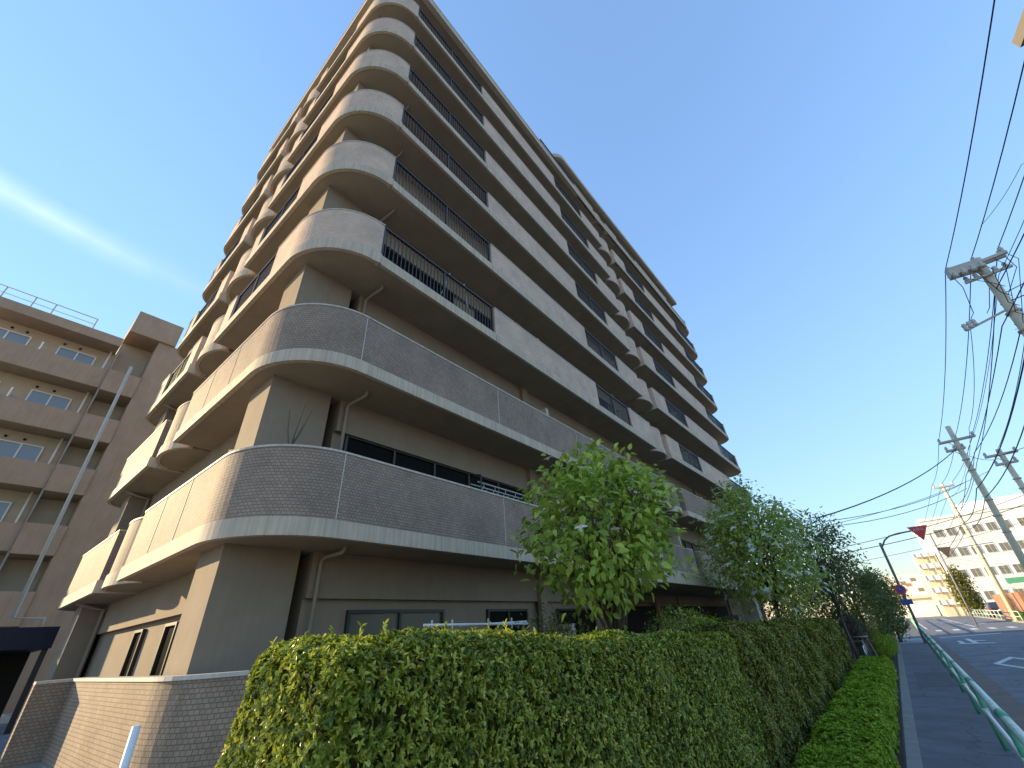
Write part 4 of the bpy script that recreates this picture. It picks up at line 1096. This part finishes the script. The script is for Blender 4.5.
wire([(10.0, 3, 13.8), (9.8, 23, 13.6), (10.6, 47, 11.5)], .5, 'cable from the big pole to the crowded pole head', .018)
wire([(8.9, 3, 13.6), (8.7, 23, 13.5), (8.95, 45, 11.8), (9.0, 62, 11.2)], .45, 'thin cable under the conductors', .012)
wire([(-1.5, 34, 6.6), (9.6, 47, 10.3)], .35, 'thin cable crossing between the two pole heads', .014, 'cables crossing the street')
wire([(10.4, 47, 11.2), (20, 44, 13)], .3, 'cable leaving the crowded pole head to the right', .022, 'cables crossing the street')

# ------------------------------------------------------------------ far buildings, car and street ends
of = thing('office_building', (20, 112, 0), 'white four storey office with rows of square windows at the right', 'office building')
OX0, OX1, OY = 8.6, 34.0, 98.0
def ob(b, x0, y0, z0, x1, y1, z1): b.box(x0, y0, z0, x1, y1, z1); return b
ob(MB(), OX0, OY, -.01, OX1, OY + 18, 13.6).build('wall', 'office', of)
ob(MB(), OX0 - .15, OY - .15, 13.601, OX1 + .2, OY + 18.2, 14.0).build('roof_edge', 'office', of)
ob(MB(), OX0 + 6, OY + 3, 14.001, OX0 + 16, OY + 10, 15.8).build('roof_house', 'office', of)
for j, z in enumerate((1.8, 4.9, 7.9, 10.9)):
    for i in range(13):
        x = OX0 + 1.0 + i * 1.55 + (.4 if i > 5 else 0)
        f = MB(); ob(f, x, OY - .05, z, x + 1.15, OY - .001, z + 1.25); fo = f.build('window', 'alu', of)
        g = MB(); ob(g, x + .07, OY - .06, z + .07, x + .55, OY - .051, z + 1.18); ob(g, x + .60, OY - .06, z + .07, x + 1.08, OY - .051, z + 1.18); g.build('pane', 'officeglass', fo)
tw = thing('stair_tower_building', (6.9, 101, 0), 'narrow cream tower of stacked landings beside the white office', 'building')
ob(MB(), 6.0, 100, -.01, 8.4, 110, 9.0).build('wall', 'cream', tw)
for j in range(5):
    ob(MB(), 5.7, 99.4, 1.6 + 1.75 * j, 8.4, 99.99, 1.6 + 1.75 * j + .7).build('landing', 'office', tw)
for x in (5.75, 6.6, 7.5, 8.3):
    ob(MB(), x, 99.30, .0, x + .1, 99.39, 9.2).build('post', 'steel', tw)
hs = thing('house', (2, 112, 0), 'low white and cream building closing the end of the street', 'house')
ob(MB(), -6, 111, -.01, 5.8, 122, 6.8).build('wall', 'office', hs)
ob(MB(), -6.2, 110.4, 2.9, 5.9, 110.99, 3.3).build('canopy', 'cream', hs)
for x, z in ((4.2, 5.6), (2.6, 5.2), (4.6, 3.9), (1.4, 4.4)):
    ob(MB(), x, 110.95, z, x + .8, 110.999, z + .6).build('window', 'officeglass', hs)
ob(MB(), 3.2, 110.9, 4.9, 4.0, 110.949, 5.4).build('sign_board', 'brick', hs)
hs2 = thing('house', (-12, 100, 0), 'grey low house behind the far trees', 'house')
ob(MB(), -30, 112, -.01, -8, 122, 6.5).build('wall', 'cream', hs2)
MB().prism([(-30.5, 111.5), (-7.5, 111.5), (-7.5, 122.5), (-30.5, 122.5)], 6.5, 6.9).build('roof', 'brown', hs2)
bw = thing('brick_wall', (10.5, 62, 0), 'orange brick wall behind the dark pole at the right edge', 'wall')
ob(MB(), 8.95, 60.0, .0, 9.3, 74, 2.3).build('face', 'brick', bw)
ob(MB(), 9.3, 60.0, .0, 22, 60.3, 2.2).build('face', 'brick', bw)
sg = thing('sign_board', (10.4, 66, 0), 'green and white sign board above the brick wall', 'sign')
ob(MB(), 9.6, 66, 3.1, 11.6, 66.1, 3.6).build('board', 'green', sg)
ob(MB(), 9.7, 65.98, 2.6, 11.9, 66.08, 3.05).build('lower_board', 'signwhite', sg)
for x in (9.75, 11.4): ob(MB(), x, 66.11, 0, x + .08, 66.19, 3.55).build('post', 'steel', sg)
fn = thing('street_fence', (8.1, 70, .1), 'pale green pipe fence on the far verge', 'fence')
b = MB()
for z in (.45, .85): b.tube([(8.1, 59, z), (8.1, 90, z)], .03, 6)
b.build('rail', 'palegreen', fn)
for i in range(13): MB().tube([(8.1, 59 + 2.55 * i, 0), (8.1, 59 + 2.55 * i, .86)], .035, 6).build('post', 'palegreen', fn)
shrub((8.5, 61.5, .45), (.35, 2.0, .42), 'lime', 'yellow green weeds along the pale fence', 71, .14, 120, 12, 'plant', 'weeds')
# car seen from behind
cr = thing('parked_car', (9.2, 78, .1), 'dark blue car seen from behind beyond the pale fence', 'car')
def car_section(b, secs):
    n = len(secs[0][1]); base = len(b.v)
    for y, ring in secs: b.v += [(9.2 + x, 78 + y, .1 + z) for x, z in ring]
    for i in range(len(secs) - 1):
        for j in range(n):
            j2 = (j + 1) % n
            b.f.append((base + i * n + j, base + i * n + j2, base + (i + 1) * n + j2, base + (i + 1) * n + j)); b.uv.append(None); b.sm.append(True)
    b.f.append(tuple(base + j for j in range(n))[::-1]); b.uv.append(None); b.sm.append(False)
    e = base + (len(secs) - 1) * n; b.f.append(tuple(e + j for j in range(n))); b.uv.append(None); b.sm.append(False)
def ring(hw, zb, zm, ht, zt): return [(-hw, zb), (hw, zb), (hw + .03, zm * .6), (hw, zm), (ht, zt), (-ht, zt), (-hw, zm), (-hw - .03, zm * .6)]
b = MB(); car_section(b, [(-1.95, ring(.78, .32, .85, .70, .95)), (-1.8, ring(.84, .24, .95, .66, 1.2)), (-1.3, ring(.85, .22, .98, .62, 1.5)), (.0, ring(.85, .22, .95, .63, 1.52)), (.8, ring(.85, .22, .92, .74, 1.0)), (1.8, ring(.80, .24, .80, .72, .85)), (1.95, ring(.7, .34, .65, .65, .7))])
b.build('body', 'carpaint', cr, bevel=.03)
b = MB(); b.quad([(9.2 - .62, 78 - 1.83, 1.08), (9.2 + .62, 78 - 1.83, 1.08), (9.2 + .56, 78 - 1.40, 1.56), (9.2 - .56, 78 - 1.40, 1.56)]); b.build('rear_window', 'glass', cr)
for s_ in (-1, 1):
    ob(MB(), 9.2 + s_ * .72 - .1, 78 - 1.99, .85, 9.2 + s_ * .72 + .1, 78 - 1.93, 1.1).build('tail_light', 'taillight', cr)
    for y in (-1.2, 1.25):
        b = MB(); b.tube([(9.2 + s_ * .66, 78 + y, .40), (9.2 + s_ * .88, 78 + y, .40)], .31, 18); wh = b.build('wheel', 'tyre', cr)
        b = MB(); b.tube([(9.2 + s_ * .88, 78 + y, .40), (9.2 + s_ * .89, 78 + y, .40)], .19, 14); b.build('rim', 'steel', wh)
ob(MB(), 9.2 - .17, 78 - 2.0, .72, 9.2 + .17, 78 - 1.96, .9).build('number_plate', 'signwhite', cr)
